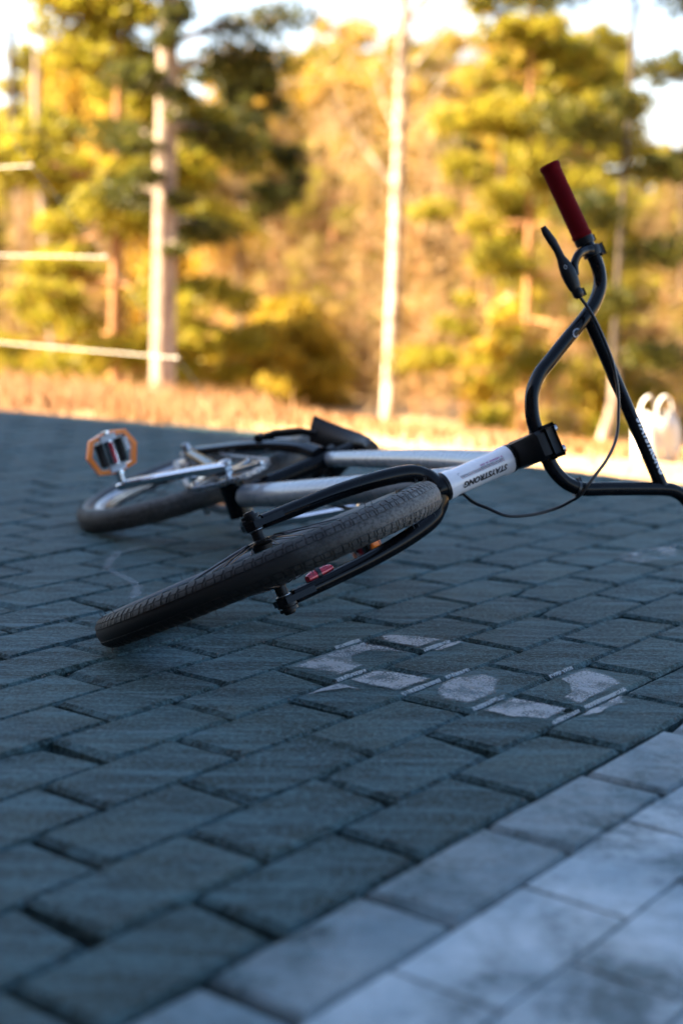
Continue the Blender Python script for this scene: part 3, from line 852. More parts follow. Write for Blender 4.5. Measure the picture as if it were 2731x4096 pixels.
for i in range(len(cp_)):
    a, b = cp_[i], cp_[(i + 1) % len(cp_)]
    pa, pb_ = FP(*a, 0.0425), FP(*b, 0.0425); d = (pb_ - pa); t_ = NF.cross(d).normalized(); w_ = 0.0040 if i % 2 else 0.0027
    for sg in (1, -1): mb.box((pa + pb_) / 2 + NF * w_ * sg, d * 0.56, t_ * 0.0042, NF * 0.0006)
    mb.box(pa, d.normalized() * 0.003, t_ * 0.003, NF * 0.0025)
part(mb, 'chain', M['steel'], smooth=False)
for sgn in (1, -1):
    tip = FP(BBx, BBy, 0.076 * sgn) + CW * sgn * CLN
    ax = NF * sgn
    ctr = tip + ax * 0.066
    vd = (V((0, 0, 0.528)) - ctr); vd = (vd - ax * vd.dot(ax)).normalized()
    if sgn < 0: vd = V((-0.55, -0.2, 0.8)); vd = (vd - ax * vd.dot(ax)).normalized()
    else: vd = (Quaternion(ax, R(14)) @ vd)
    q = ax.cross(vd).normalized()
    pe = empty('pedal', ctr - BASE, bike)
    def pp(mb, name, m, par=pe, ang=30): return mb.build(name, m, par, ctr, True, ang)
    hexo = [(-0.049, 0.004), (-0.034, 0.038), (-0.010, 0.043), (0.014, 0.043), (0.038, 0.036), (0.050, 0.002), (0.036, -0.038), (0.010, -0.044), (-0.014, -0.044), (-0.038, -0.036)]
    mb = MB(); n = len(hexo); vs = []
    for (x, y) in hexo:
        r_ = math.hypot(x, y); k = 1 - 0.0095 / r_
        for kk, h in ((1, -0.0075), (1.02, 0), (1, 0.0075), (k, 0.0075), (k, -0.0075)): vs.append(ctr + q * x * kk + ax * (y * 0.88) * kk + vd * h)
    mb.add(vs, [[i * 5 + k, ((i + 1) % n) * 5 + k, ((i + 1) % n) * 5 + (k + 1) % 5, i * 5 + (k + 1) % 5] for i in range(n) for k in range(5)])
    pp(mb, 'cage', M['orange'])
    mb = MB(); mb.tube([tip - ax * 0.006, tip + ax * 0.024], 0.0075, 12); mb.tube([ctr - ax * 0.042, ctr + ax * 0.040], [0.0105, 0.009], 14); pp(mb, 'spindle', M['chrome'])
    mb = MB(); mb.box(ctr - q * 0.020, q * 0.007, ax * 0.022, vd * 0.008, 0.002); mb.box(ctr + q * 0.018, q * 0.006, ax * 0.022, vd * 0.008, 0.002); pp(mb, 'body', M['satin'])
    for sy in (1, -1):
        mb = MB(); mb.box(ctr + ax * 0.029 * sy, q * 0.014, ax * 0.006, vd * 0.0105, 0.003)
        mb.tube([ctr + ax * 0.029 * sy - q * 0.015 + vd * 0.005, ctr + ax * 0.029 * sy + q * 0.015 + vd * 0.005], 0.006, 10)
        pp(mb, 'clip', M['dwhite'])
    mb = MB(); mb.box(ctr + vd * 0.0095, q * 0.004, ax * 0.020, vd * 0.003, 0.001); pp(mb, 'body_stripe', M['red'])
    mb = MB(); mb.box(ctr + q * 0.030 + ax * 0.008 + vd * 0.008, q * 0.004, ax * 0.012, vd * 0.002, 0.001); pp(mb, 'retainer', M['dwhite'])

# fork
mb = MB(); mb.lathe([(0.0155, 0.276), (0.018, 0.284), (0.0215, 0.300), (0.0222, 0.3105), (0.012, 0.3105)], FO, FA, 40); mb.lathe([(0.0005, 0.276), (0.0155, 0.276)], FO, FA, 40)
fork = part(mb, 'fork', M['black'], ang=40)
for sgn in (1, -1):
    leg = catmull([K(0.302, 0, 0.004 * sgn), K(0.293, 0.001, 0.024 * sgn), K(0.272, 0.003, 0.0385 * sgn), K(0.22, 0.007, 0.0485 * sgn), K(0.15, 0.014, 0.0545 * sgn), K(0.08, 0.022, 0.0565 * sgn), K(0.014, 0.031, 0.0575 * sgn)], 6)
    n = len(leg); rad = [0.0205 - 0.0055 * min(1, i / 8) - 0.0045 * i / (n - 1) for i in range(n)]
    mb = MB(); mb.tube(leg, rad, 18, True, 1.0, FB); lg = part(mb, 'fork_leg', M['black'], fork, ang=60)
    mb = MB(); mb.prism([(0.046, -0.009), (0.046, 0.009), (0.018, 0.015), (-0.004, 0.016), (-0.016, 0.008), (-0.016, -0.008), (-0.004, -0.016), (0.018, -0.013)], K(0, OFFSET, 0.0575 * sgn), FA, FB, FN * sgn, -0.0045, 0.0045)
    part(mb, 'dropout', M['black'], fork, ang=30)
    for zz, rr in ((0.0525, 0.0125), (0.0635, 0.0145), (0.070, 0.0135)):
        mb = MB(); mb.lathe([(0.004, (zz - 0.0022) * sgn), (rr, (zz - 0.0022) * sgn), (rr, (zz + 0.0022) * sgn), (0.004, (zz + 0.0022) * sgn)], K(0, OFFSET, 0), FN, 24, closed=True)
        part(mb, 'washer', M['satin'], fork, ang=30)
mb = MB(); mb.tube(catmull([K(0.046, 0.024, -0.043), K(0.058, 0.020, -0.0425), K(0.080, 0.016, -0.042), K(0.092, 0.014, -0.042)], 4), [0.005, 0.0065, 0.007, 0.0075, 0.0078, 0.0078, 0.0075, 0.0075, 0.0075, 0.0072, 0.0065, 0.006, 0.004], 12)
clip = part(mb, 'clip_light', M['red'], fork); clip['label'] = 'small red clip on the lower fork leg'
mb = MB(); mb.lathe([(0.0078, -0.003), (0.0098, -0.003), (0.0098, 0.003), (0.0078, 0.003)], K(0.066, 0.018, -0.042), FA, 16, closed=True)
mb.box(K(0.066, 0.012, -0.05), FA * 0.004, FB * 0.006, FN * 0.006, 0.001); part(mb, 'strap', M['cable'], clip)

# stem, handlebar, grips, brake lever
CLA, CLB = 0.473, 0.053
mb = MB()
mb.tube([K(0.4425, 0, 0), K(0.477, 0, 0)], [0.0215, 0.0200], 28)
secs = [(0.4430, -0.018, 0.026, 0.0190, 0.010), (0.4500, -0.018, 0.058, 0.0205, 0.008), (0.4590, -0.015, 0.070, 0.0225, 0.006), (0.4690, 0.014, 0.072, 0.0225, 0.005), (0.4720, 0.032, 0.072, 0.0220, 0.005)]
def octo(b0, b1, z, c): return [(b0 + c, -z), (b1 - c, -z), (b1, -z + c), (b1, z - c), (b1 - c, z), (b0 + c, z), (b0, z - c), (b0, -z + c)]
vs = [K(a, *q) for a, b0, b1, z, c in secs for q in octo(b0, b1, z, c)]
m_ = len(secs)
mb.add(vs, [[i * 8 + k, i * 8 + (k + 1) % 8, i * 8 + 8 + (k + 1) % 8, i * 8 + 8 + k] for i in range(m_ - 1) for k in range(8)] + [list(range(8))[::-1], list(range(8 * m_ - 8, 8 * m_))])
stem = part(mb, 'stem', M['satin'], ang=30)
mb = MB(); mb.box(K(0.4815, CLB, 0), FA * 0.0080, FB * 0.0180, FN * 0.0215, 0.0055)
part(mb, 'top_cap', M['satin'], stem, ang=30)
for sb in (1, -1):
    for sz in (1, -1):
        mb = MB(); mb.lathe([(0.0005, 0.4985), (0.0030, 0.4985), (0.0052, 0.4975), (0.0056, 0.4945), (0.0056, 0.4925), (0.0074, 0.4920), (0.0074, 0.4900), (0.004, 0.4890)], FO + FB * (CLB + 0.0135 * sb) + FN * (0.0165 * sz), FA, 14)
        part(mb, 'bolt', M['steel'], stem, ang=30)
barR = [(.473, 0), (.473, .030), (.478, .052), (.491, .078), (.515, .100), (.545, .115), (.585, .134), (.632, .155), (.660, .171), (.681, .191), (.692, .215), (.694, .243), (.690, .272), (.686, .33), (.683, .392)]
barL = [(.473, 0), (.472, -.029), (.477, -.051), (.489, -.071), (.510, -.087), (.55, -.102), (.605, -.123), (.645, -.139), (.664, -.150), (.677, -.168), (.684, -.195), (.687, -.225), (.688, -.27), (.690, -.335)]
path = catmull([K(a, CLB, z) for a, z in barL[::-1][:-1] + barR], 6)
mb = MB(); mb.tube(path, 0.0109, 20, True, 1.0, FB); bar = part(mb, 'handlebar', M['black'], ang=60)
XA, XB = K(.640, CLB, .1545), K(.644, CLB, -.1365)
mb = MB(); mb.tube([XA + (XB - XA) * t_ for t_ in (0, 0.08, 0.2, 0.5, 0.8, 0.92, 1)], [0.0102, 0.0102, 0.0099, 0.0098, 0.0099, 0.0102, 0.0104], 18, True, 1.0, FB)
xb = part(mb, 'crossbar', M['black'], bar, ang=60)
vs, fs = decal('STAYSTRONG', 0.0150, 0.15, 0.0007)
xd = (XB - XA).normalized(); xo = XA + xd * 0.175
vdir = (V((0, 0, 0.528)) - xo); vdir = (vdir - xd * vdir.dot(xd)).normalized(); xup = xd.cross(vdir)
if xup.dot(CR) < 0: xup = -xup
XRR = 0.0103
def xw(q):
    th = 0.55 + q.y / XRR
    return xo + xd * q.x + (vdir * math.cos(th) + xup * math.sin(th)) * XRR
mb = MB(); mb.add([xw(q) for q in vs], fs); part(mb, 'lettering', M['dwhite'], xb)
def ring_mark(P, d, vd_, r, m, par, arc=(0.2, 5.0)):
    u_ = d.normalized(); v_ = vd_.cross(u_).normalized(); mb = MB(); n = 18; vs = []
    for i in range(n + 1):
        a = arc[0] + (arc[1] - arc[0]) * i / n
        for k in (r, r * 0.72): vs.append(P + vd_ * 0.0004 + u_ * (k * math.cos(a)) * 1.4 + v_ * k * math.sin(a) - vd_ * (abs(math.sin(a)) ** 2 * k * k / 0.022))
    mb.add(vs, [[2 * i, 2 * i + 1, 2 * i + 3, 2 * i + 2] for i in range(n)])
    return part(mb, 'emblem', m, par)
ep = K(.600, CLB, .1405); ed = (K(.632, CLB, .155) - K(.585, CLB, .134)).normalized()
evd = V((0, 0, 0.528)) - ep; evd = (evd - ed * evd.dot(ed)).normalized(); evd = Quaternion(ed, 0.45) @ evd
ring_mark(ep + evd * 0.0110, ed, evd, 0.006, M['dgrey'], bar)
# grips
def grip(p0, p1, name):
    ax = (p1 - p0); L = ax.length; mb = MB(); prof = [(0.011, 0), (0.0155, 0.0)]
    for i in range(40):
        s = 0.002 + (L - 0.008) * i / 39; prof.append((0.0148 + 0.0006 * (i % 2) + (0.0012 if i < 2 or i > 37 else 0), s))
    prof += [(0.0165, L - 0.004), (0.0155, L - 0.001), (0.006, L), (0.0003, L)]
    mb.lathe(prof, p0, ax, 40)
    return part(mb, name, M['grip'], ang=70)
g1 = grip(K(.6885, CLB, .274), K(.683, CLB, .402), 'grip'); g2 = grip(K(.6865, CLB, -.222), K(.690, CLB, -.342), 'grip')
for s0, s1, par in ((K(.6895, CLB, .263), K(.6885, CLB, .2745), g1), (K(.6862, CLB, -.212), K(.6866, CLB, -.222), g2)):
    mb = MB(); mb.lathe([(0.0108, 0), (0.0150, 0), (0.0155, 0.003), (0.0155, 0.0085), (0.0150, 0.0115), (0.0108, 0.0115)], s0, s1 - s0, 32, closed=True); mb.box((s0 + s1) / 2 + FA * 0.0155, FA * 0.003, FB * 0.004, FN * 0.004, 0.001)
    part(mb, 'grip_collar', M['satin'], par, ang=30)
# lever: clamp, bracket, barrel body, blade
LB = 0.073
mb = MB(); mb.lathe([(0.0109, -0.008), (0.0142, -0.008), (0.0148, -0.005), (0.0148, 0.005), (0.0142, 0.008), (0.0109, 0.008)], K(.6935, CLB, .249), FN, 28, closed=True)
mb.box(K(.708, CLB + 0.003, .247), FA * 0.004, FB * 0.006, FN * 0.0085, 0.0012)
lever = part(mb, 'brake_lever', M['satin'], ang=35)
mb = MB(); mb.tube(catmull([K(.686, CLB + 0.010, .250), K(.672, LB - 0.006, .252), K(.655, LB, .250), K(.640, LB, .238), K(.634, LB, .222)], 5), [0.0095, 0.0095, 0.009, 0.0085, 0.008, 0.008, 0.008, 0.0075, 0.0075, 0.0075, 0.0075, 0.0075, 0.0075, 0.0075, 0.0075, 0.0075, 0.0075, 0.0075, 0.0075, 0.0075, 0.007], 12, True, 0.8)
part(mb, 'bracket', M['black'], lever)
pr = [(0.613, .309), (.6145, .298), (.6185, .282), (.621, .268), (.6215, .255), (.6225, .243), (.6235, .230), (.6235, .218), (.6235, .205), (.6245, .199)]
rd = [0.0045, 0.0066, 0.0074, 0.0066, 0.0072, 0.0108, 0.0132, 0.0126, 0.0104, 0.0080]
pth = catmull([K(a, LB, z) for a, z in pr], 4); rads = [float(x) for x in np.interp(np.linspace(0, 9, len(pth)), range(10), rd)]
mb = MB(); mb.tube(pth, rads, 14, True, 0.75, FA); bl = part(mb, 'lever_blade', M['satin'], lever, ang=60)
lp = K(.6225, LB, .238); lvd = (V((0, 0, 0.528)) - lp); lvd = (lvd - FN * lvd.dot(FN)).normalized()
ring_mark(lp + lvd * 0.0098, FN, lvd, 0.0024, M['dwhite'], bl, (0, 6.0))
mb = MB(); mb.tube([K(.6245, LB, .201), K(.6247, LB, .197), K(.625, LB, .190), K(.6253, LB, .186)], [0.0080, 0.0086, 0.0086, 0.0052], 12); mb.box(K(.633, LB, .193), FA * 0.003, FB * 0.004, FN * 0.005, 0.001)
part(mb, 'adjuster_barrel', M['satin'], lever)
cab = [K(.6255, LB, .188), K(.630, LB + .004, .162), K(.632, LB + .006, .131), K(.631, LB + .006, .079), K(.622, LB + .004, .035), K(.607, LB + .002, -.001), K(.586, LB + .001, -.035), K(.556, LB, -.059), K(.521, LB - .003, -.0765), K(.497, .060, -.092), K(.487, .040, -.0965), K(.470, .022, -.0985), K(.43, .018, -.0925), K(.389, .018, -.0785), K(.366, .012, -.056), K(.356, -.004, -.040), K(.356, -.024, -.022)]
mb = MB(); mb.tube(catmull(cab, 7), 0.0026, 10); part(mb, 'brake_cable', M['cable'], ang=80)
cab2 = [K(.356, -.024, -.022), FP(0.74, 0.20, -0.025), FP(0.55, 0.155, -0.026), FP(0.38, 0.11, -0.024), FP(0.27, 0.24, -0.02), FP(0.225, 0.245, -0.03)]
mb = MB(); mb.tube(catmull(cab2, 6), 0.0026, 8); part(mb, 'brake_cable', M['cable'], ang=80)
mb = MB(); tp = K(.499, CLB, -.082); td = (K(.515, CLB, -.090) - K(.489, CLB, -.071)).normalized()
mb.lathe([(0.0111, -0.002), (0.0122, -0.002), (0.0122, 0.002), (0.0111, 0.002)], tp, td, 24, closed=True); mb.box(tp + FA * .009 + FN * 0.0105, FA * 0.003, FB * 0.002, FN * 0.0035, 0.0008)
part(mb, 'cable_tie', M['cable'], bar, ang=30)
# ------------------------------------------------------------------ trees, shrubs, grass
def leaf_mesh(name, cen, nrm_j, size, asp, m, seed):
    r = np.random.RandomState(seed); n = len(cen)
    d = r.normal(size=(n, 3)); d /= np.linalg.norm(d, axis=1)[:, None]
    e = r.normal(size=(n, 3)); e -= d * (e * d).sum(1)[:, None]; e /= np.linalg.norm(e, axis=1)[:, None]
    if nrm_j is not None: d = d * (1 - nrm_j) + np.array([0, 0, 1]) * nrm_j; d /= np.linalg.norm(d, axis=1)[:, None]
    sz = size * (0.6 + 0.8 * r.rand(n))[:, None]
    a = d * sz; b = e * sz * asp
    vs = np.stack([cen - a, cen + b, cen + a, cen - b], 1).reshape(-1, 3)
    return raw_mesh(name, vs, np.arange(4 * n), 4, m)
def clump_pts(r, clumps, per):
    out = []
    for c, rad, fl in clumps:
        n = max(20, int(per * rad ** 2))
        p = r.normal(size=(n, 3)); p /= np.linalg.norm(p, axis=1)[:, None]
        p *= (r.rand(n) ** 0.45)[:, None] * rad
        p[:, 2] *= fl
        out.append(p + np.array(c))
    return np.concatenate(out)
def trunk_mb(h, r0, r1, seed, lean=(0, 0), wob=0.06, n=10):
    r = random.Random(seed); pts = []
    for i in range(n + 1):
        s = i / n
        pts.append(V((lean[0] * s + wob * math.sin(s * 5 + seed) * s, lean[1] * s + wob * math.cos(s * 4 + seed) * s, h * s)))
    rad = [r0 * (1 + 0.35 * max(0, 1 - i * 2.2)) + (r1 - r0) * (i / n) for i in range(n + 1)]
    mb = MB(); mb.tube(pts, rad, 12)
    return mb, pts
def tree(kind, label, x, y, h, seed, crown0=0.35, spread=1.6, r0=0.1, mt='bark', mc='pine', lean=(0, 0), nl=16, per=420, leaf=0.045, group=None, flat=0.62, asp=0.35, cat='tree', base_dz=0.0, rad=1.0):
    t = empty(kind, (x, y, gz(x, y) - 0.03 + base_dz)); tag(t, label, cat, group)
    r = random.Random(seed); rn = np.random.RandomState(seed)
    mb, pts = trunk_mb(h, r0, r0 * 0.25, seed, lean)
    cl = []; lm = MB()
    nl = int(nl * 1.5)
    for i in range(nl):
        s = crown0 + (1 - crown0) * (i + r.random()) / nl
        a = r.random() * 6.283
        env = spread * ((1 - (s - crown0) / (1 - crown0 + 1e-6)) ** 0.75 * 0.85 + 0.18) * (0.6 + 0.5 * r.random())
        k = min(len(pts) - 1, int(s * (len(pts) - 1))); o = pts[k]
        tip = o + V((math.cos(a) * env, math.sin(a) * env, env * (0.25 - 0.35 * r.random())))
        mid = (o + tip) / 2 + V((0, 0, -0.05 * env))
        lm.tube([o, mid, tip], [r0 * 0.22 * (1 - s * 0.6) + 0.008, r0 * 0.12 + 0.005, 0.006], 6)
        for q, rr in ((1.0, 0.19), (0.85, 0.17), (0.68, 0.17), (0.48, 0.13)):
            c = o + (tip - o) * q + V((r.gauss(0, .2), r.gauss(0, .2), r.gauss(0, .16))) * spread * 0.5
            cl.append((c[:], spread * rr * (0.7 + 0.5 * r.random()) * rad, flat))
    mb.add(lm.v, lm.f)
    mb.build('trunk', M[mt], t)
    link('crown', leaf_mesh('crown', clump_pts(rn, cl, per / leaf ** 1.0 * 0.05 * 8 / rad ** 1.9), 0.1, leaf, asp, M[mc], seed), t)
    return t
def copy_tree(src, x, y, rz, sc, label, group):
    t = src.copy(); COL.objects.link(t); t.location = (x, y, gz(x, y) - 0.03); t.rotation_euler = (0, 0, rz); t.scale = (sc, sc, sc * (0.9 + 0.2 * ((x * 7.13) % 1)))
    t['label'] = label; t['group'] = group
    for ch in src.children:
        c = ch.copy(); COL.objects.link(c); c.parent = t
    return t
def px_x(px, d): return (px - 784) / 3346 * d * 1.0
# named foreground trees
def tall_pine(label, px, d, h, r0, seed, lean=(0, 0), mt='bark', limbs=(), mc='darkpine', kind='pine_tree', n=14):
    x, y = px_x(px, d), d
    t = empty(kind, (x, y, gz(x, y) - 0.05)); tag(t, label, 'tree')
    mb, pts = trunk_mb(h, r0, r0 * 0.45, seed, lean, 0.03, n)
    rn = np.random.RandomState(seed); cl = []; rl = random.Random(seed + 50)
    top = [(0.60 + 0.39 * i / 26, math.cos(i * 2.4) * (1.25 - 0.03 * i) * (.6 + .5 * rl.random()), math.sin(i * 2.4) * (1.25 - 0.03 * i) * (.6 + .5 * rl.random()), 0.1 + 0.3 * rl.random(), 0.20 + 0.14 * rl.random()) for i in range(26)]
    for (s, dx, dy, dz, rad) in [l for l in limbs if l[0] < 0.6] + top:
        k = s * n; i = min(n - 1, int(k)); o = pts[i] + (pts[i + 1] - pts[i]) * (k - i)
        tip = o + V((dx, dy, dz)); mb.tube([o, (o + tip) / 2 + V((0, 0, .06)), tip], [r0 * 0.3, r0 * 0.2, 0.008], 6)
        for q in (1.0, 0.75, 0.5): cl.append(((o + (tip - o) * q)[:], rad * (0.75 + 0.3 * q), 0.55))
    mb.build('trunk', M[mt], t)
    if cl: link('crown', leaf_mesh('crown', clump_pts(rn, cl, 4200), 0.1, 0.04, 0.3, M[mc], seed), t)
    return t
tall_pine('tall pine with pale bare trunk sunlit on one side, nearest tree at the yard edge', 366, 12.0, 7.0, 0.105, 3, (0.15, 0), 'bark',
          [(0.40, -0.12, -0.30, 0.1, 0.13), (0.44, 0.05, -0.35, 0.1, 0.14), (0.33, -0.18, -0.25, 0.05, 0.12), (0.37, 0.12, -0.3, 0.0, 0.10), (0.27, 0.16, -0.25, 0.05, 0.12), (0.42, 0.75, 0.4, 0.15, 0.34), (0.36, 0.55, 0.3, -0.1, 0.28), (0.47, 0.10, -0.3, 0.05, 0.16), (0.50, -0.1, -0.3, 0.1, 0.18), (0.39, 0.10, -0.28, 0.02, 0.13), (0.30, -0.16, -0.26, 0.02, 0.13), (0.22, 0.14, -0.24, 0.0, 0.11), (0.41, -0.35, 0.2, 0.05, 0.24), (0.45, 0.95, -0.1, 0.2, 0.25), (0.25, 0.35, 0.5, -0.05, 0.24), (0.28, -0.45, 0.6, 0.05, 0.30), (0.34, -0.5, 0.5, 0.1, 0.3), (0.52, -0.6, 0.2, 0.3, 0.35),
           (0.62, 1.0, .3, .4, .5), (0.68, -.9, .3, .4, .55), (0.78, .8, -.6, .4, .6), (0.88, -.7, .7, .3, .6), (0.98, .2, .2, .3, .7)])
tall_pine('slender dark trunked pine at the right of the meadow', 1400, 10.5, 5.6, 0.028, 5, (0.02, 0), 'dbark',
          [(0.30, 0.30, -0.5, 0.05, 0.22), (0.34, -0.35, -0.4, 0.1, 0.24), (0.40, 0.4, -0.3, 0.08, 0.24), (0.44, -0.5, -0.2, 0.15, 0.26), (0.24, -0.2, -0.5, 0.05, 0.22), (0.18, 0.3, -0.4, 0.0, 0.2), (0.47, -0.15, -0.45, 0.1, 0.16), (0.52, 0.45, 0.2, 0.12, 0.22), (0.60, 0.5, -0.1, 0.1, 0.2), (0.66, -0.4, 0.2, 0.1, 0.25), (0.75, .5, .3, .2, .35), (0.85, -.5, .3, .2, .35), (0.95, .1, .1, .3, .4)])
# birch
def birch(label, px, d, h, r0, seed, lean):
    x, y = px_x(px, d), d
    t = empty('birch_tree', (x, y, gz(x, y) - 0.05)); tag(t, label, 'tree')
    n = 16; mb, pts = trunk_mb(h, r0, r0 * 0.35, seed, lean, 0.05, n); r = random.Random(seed); rn = np.random.RandomState(seed); cl = []
    for i in range(22):
        s = 0.36 + 0.62 * i / 22; k = int(s * n); o = pts[min(k, n)]
        a = (0 if i % 2 else math.pi) + r.gauss(0, 0.6); L = (1.25 - 0.7 * s) * (0.8 + 0.4 * r.random())
        tip = o + V((math.cos(a) * L * 0.7, math.sin(a) * L * 0.7, L * 0.95))
        mb.tube([o, o + (tip - o) * 0.5 + V((0, 0, -0.08)), tip], [0.026, 0.016, 0.005], 6)
        for q in (0.5, 0.75, 1.0, 1.15): cl.append(((o + (tip - o) * q + V((0, 0, -0.15 * q)))[:], 0.55 + 0.2 * r.random(), 1.3))
    mb.build('trunk', M['birch'], t)
    pts_ = clump_pts(rn, cl, 260)
    link('crown', leaf_mesh('crown', pts_, None, 0.08, 0.06, M['tan'], seed), t)
    return t
birch('white barked birch with bare pinkish twigs in the middle of the trees', 888, 16.0, 9.0, 0.088, 7, (0.12, 0))

# young conifers and shrubs
CON = 'young conifers in front of the forest'
proto = {}
proto['a'] = tree('young_pine', 'broad yellow green young pine just left of the pale trunk, tallest there', px_x(262, 13.5), 13.5, 4.7, 11, 0.08, 1.35, 0.07, 'obark', 'pine', nl=30, per=430, leaf=0.05, group=CON)
proto['b'] = tree('young_pine', 'lower bushy young pine near the left edge', px_x(95, 18.6), 18.6, 3.9, 12, 0.06, 1.25, 0.07, 'obark', 'pine', nl=28, per=420, leaf=0.05, group=CON)
proto['c'] = tree('young_pine', 'bright young pine behind the raised red grip', px_x(1195, 15.0), 15.0, 4.8, 13, 0.16, 1.25, 0.06, 'obark', 'pine', nl=26, per=400, leaf=0.05, group=CON)
proto['d'] = tree('dark_spruce', 'dark green spruce showing through right of the pale pine trunk', px_x(545, 21.0), 21.0, 4.9, 14, 0.52, 1.2, 0.07, 'dbark', 'darkpine', nl=24, per=420, leaf=0.05, group=CON)
copy_tree(proto['a'], px_x(1300, 17.5), 17.5, 2.1, 1.05, 'wide young pine behind the slender dark trunk at the right', CON)
copy_tree(proto['b'], px_x(-60, 15.5), 15.5, 1.0, 0.62, 'young pine at the far left, cut by the picture edge', CON)
copy_tree(proto['c'], px_x(1540, 20.0), 20.0, 0.4, 0.80, 'young pine at the far right, cut by the picture edge', CON)
copy_tree(proto['c'], px_x(40, 19.0), 19.0, 4.0, 0.78, 'young pine deeper in, seen behind the tallest left one', CON)
copy_tree(proto['d'], px_x(1010, 24.0), 24.0, 2.5, 0.85, 'dark spruce deep behind the birch on its right side', CON)
SH = 'autumn shrubs under the trees'
sh = tree('autumn_shrub', 'olive shrub between the pine and the birch, lowest and widest', px_x(650, 20), 20, 1.5, 21, 0.05, 0.85, 0.03, 'dbark', 'bushy', nl=16, per=420, leaf=0.05, group=SH, flat=0.9, rad=1.5, asp=0.55, cat='shrub')
sh2 = tree('golden_tree', 'golden leaved young tree between the pine and the birch', px_x(590, 25), 25, 5.4, 22, 0.15, 1.6, 0.05, 'dbark', 'gold', nl=26, per=300, leaf=0.06, group=SH, flat=1.0, rad=1.8, asp=0.6, cat='tree')
copy_tree(proto['c'], px_x(655, 24.0), 24.0, 3.4, 0.86, 'young pine deep behind the saplings, halfway between pine and birch', CON)
copy_tree(proto['b'], px_x(775, 23.0), 23.0, 1.9, 1.02, 'young pine deep behind the saplings, just left of the birch', CON)
copy_tree(sh, px_x(700, 19.5), 19.5, 2.2, 0.8, 'small olive shrub in front of the saplings left of the birch', SH)
copy_tree(sh, px_x(590, 19.0), 19.0, 0.2, 0.85, 'small olive shrub in front of the saplings right of the pale pine', SH)
copy_tree(sh, px_x(775, 22), 22, 1.5, 0.9, 'olive shrub at the foot of the birch on its left', SH)
copy_tree(sh, px_x(1235, 16), 16, 2.9, 1.15, 'olive shrub seen inside the bent handlebar', SH)
copy_tree(sh, px_x(1010, 22), 22, 0.8, 1.1, 'olive shrub at the foot of the birch on its right', SH)
copy_tree(sh, px_x(1480, 18), 18, 4.2, 1.1, 'olive shrub behind the white bag at the right', SH)
copy_tree(sh, px_x(470, 19), 19, 5.2, 0.8, 'olive shrub just right of the pale pine trunk', SH)
copy_tree(sh, px_x(210, 18), 18, 3.3, 1.0, 'olive shrub just left of the pale pine trunk', SH)
copy_tree(sh2, px_x(960, 30), 30, 2.2, 1.0, 'golden tree right behind the birch crown', SH)
copy_tree(sh2, px_x(745, 28), 28, 4.4, 1.0, 'golden tree left behind the birch crown', SH)
copy_tree(sh2, px_x(330, 27), 27, 1.2, 0.95, 'golden tree deep behind the pale pine trunk', SH)
TS = 'bare tan saplings in front of the forest'
ts = tree('bare_sapling', 'bare tan sapling just right of the pale pine trunk', px_x(500, 20.5), 20.5, 3.8, 41, 0.06, 0.75, 0.018, 'obark', 'tan', nl=22, per=260, leaf=0.09, group=TS, flat=1.5, asp=0.06, rad=2.3)
for px, d, sc, lab in ((620, 21.5, 1.1, 'bare tan sapling halfway between the pine and the birch'), (735, 20.5, 1.0, 'bare tan sapling left of the birch'), (825, 20.0, 0.9, 'bare tan sapling close on the left of the birch trunk'), (950, 18, 1.05, 'bare tan sapling close on the right of the birch trunk'),
                       (1060, 17.5, 0.9, 'bare tan sapling left of the bent handlebar'), (1265, 14.5, 0.75, 'bare tan sapling seen inside the handlebar loop'), (230, 16, 0.7, 'bare tan sapling left of the pale pine trunk'), (60, 15, 0.6, 'bare tan sapling by the left picture edge'), (1510, 16, 0.8, 'bare tan sapling far behind the white bag')):
    copy_tree(ts, px_x(px, d), d, px * 0.7, sc, lab, TS)
# forest behind: every trunk a tree of its own
FG = 'forest trees behind the meadow'
rt = random.Random(77)
far_src = [tree('forest_pine', 'thin forest pine far behind the meadow', px_x(700, 34), 34, 7.2, 31, 0.22, 1.7, 0.10, 'bark', 'pine', nl=26, per=230, leaf=0.075, group=FG),
           tree('forest_pine', 'thin forest pine far behind the meadow', px_x(1080, 36), 36, 7.0, 32, 0.25, 1.6, 0.11, 'obark', 'bushy', nl=24, per=230, leaf=0.075, group=FG),
           tree('forest_birch', 'thin golden forest birch far behind the meadow', px_x(860, 38), 38, 7.2, 33, 0.22, 1.6, 0.08, 'birch', 'gold', nl=24, per=220, leaf=0.075, group=FG, flat=1.0, rad=1.8, asp=0.6)]
FARL = {0: 'thin forest pine far behind the meadow', 1: 'thin forest pine far behind the meadow', 2: 'thin golden forest birch far behind the meadow'}
for i in range(46):
    d = 30 + 26 * rt.random(); px = -150 + 1860 * ((i * 0.618) % 1)
    k = rt.choice((0, 0, 1, 2, 2)); sc = (d / 34) * (0.80 + 0.35 * rt.random()) * (0.62 if px > 1380 or px < 80 else 0.74 if 400 < px < 660 else 0.92 if px < 1060 else 0.95)
    copy_tree(far_src[k], px_x(px, d), d, rt.random() * 6.28, sc, FARL[k], FG)
for i in range(26):                                                    # the wood goes on to both sides of the view
    d = 22 + 26 * rt.random(); sd_ = 1 if i % 2 else -1
    k = rt.choice((0, 0, 1, 2)); x_ = sd_ * (d * 0.27 + 1.5 + 12 * rt.random())
    copy_tree(far_src[k], x_, d, rt.random() * 6.28, (d / 34) * (0.8 + 0.3 * rt.random()), FARL[k], FG)
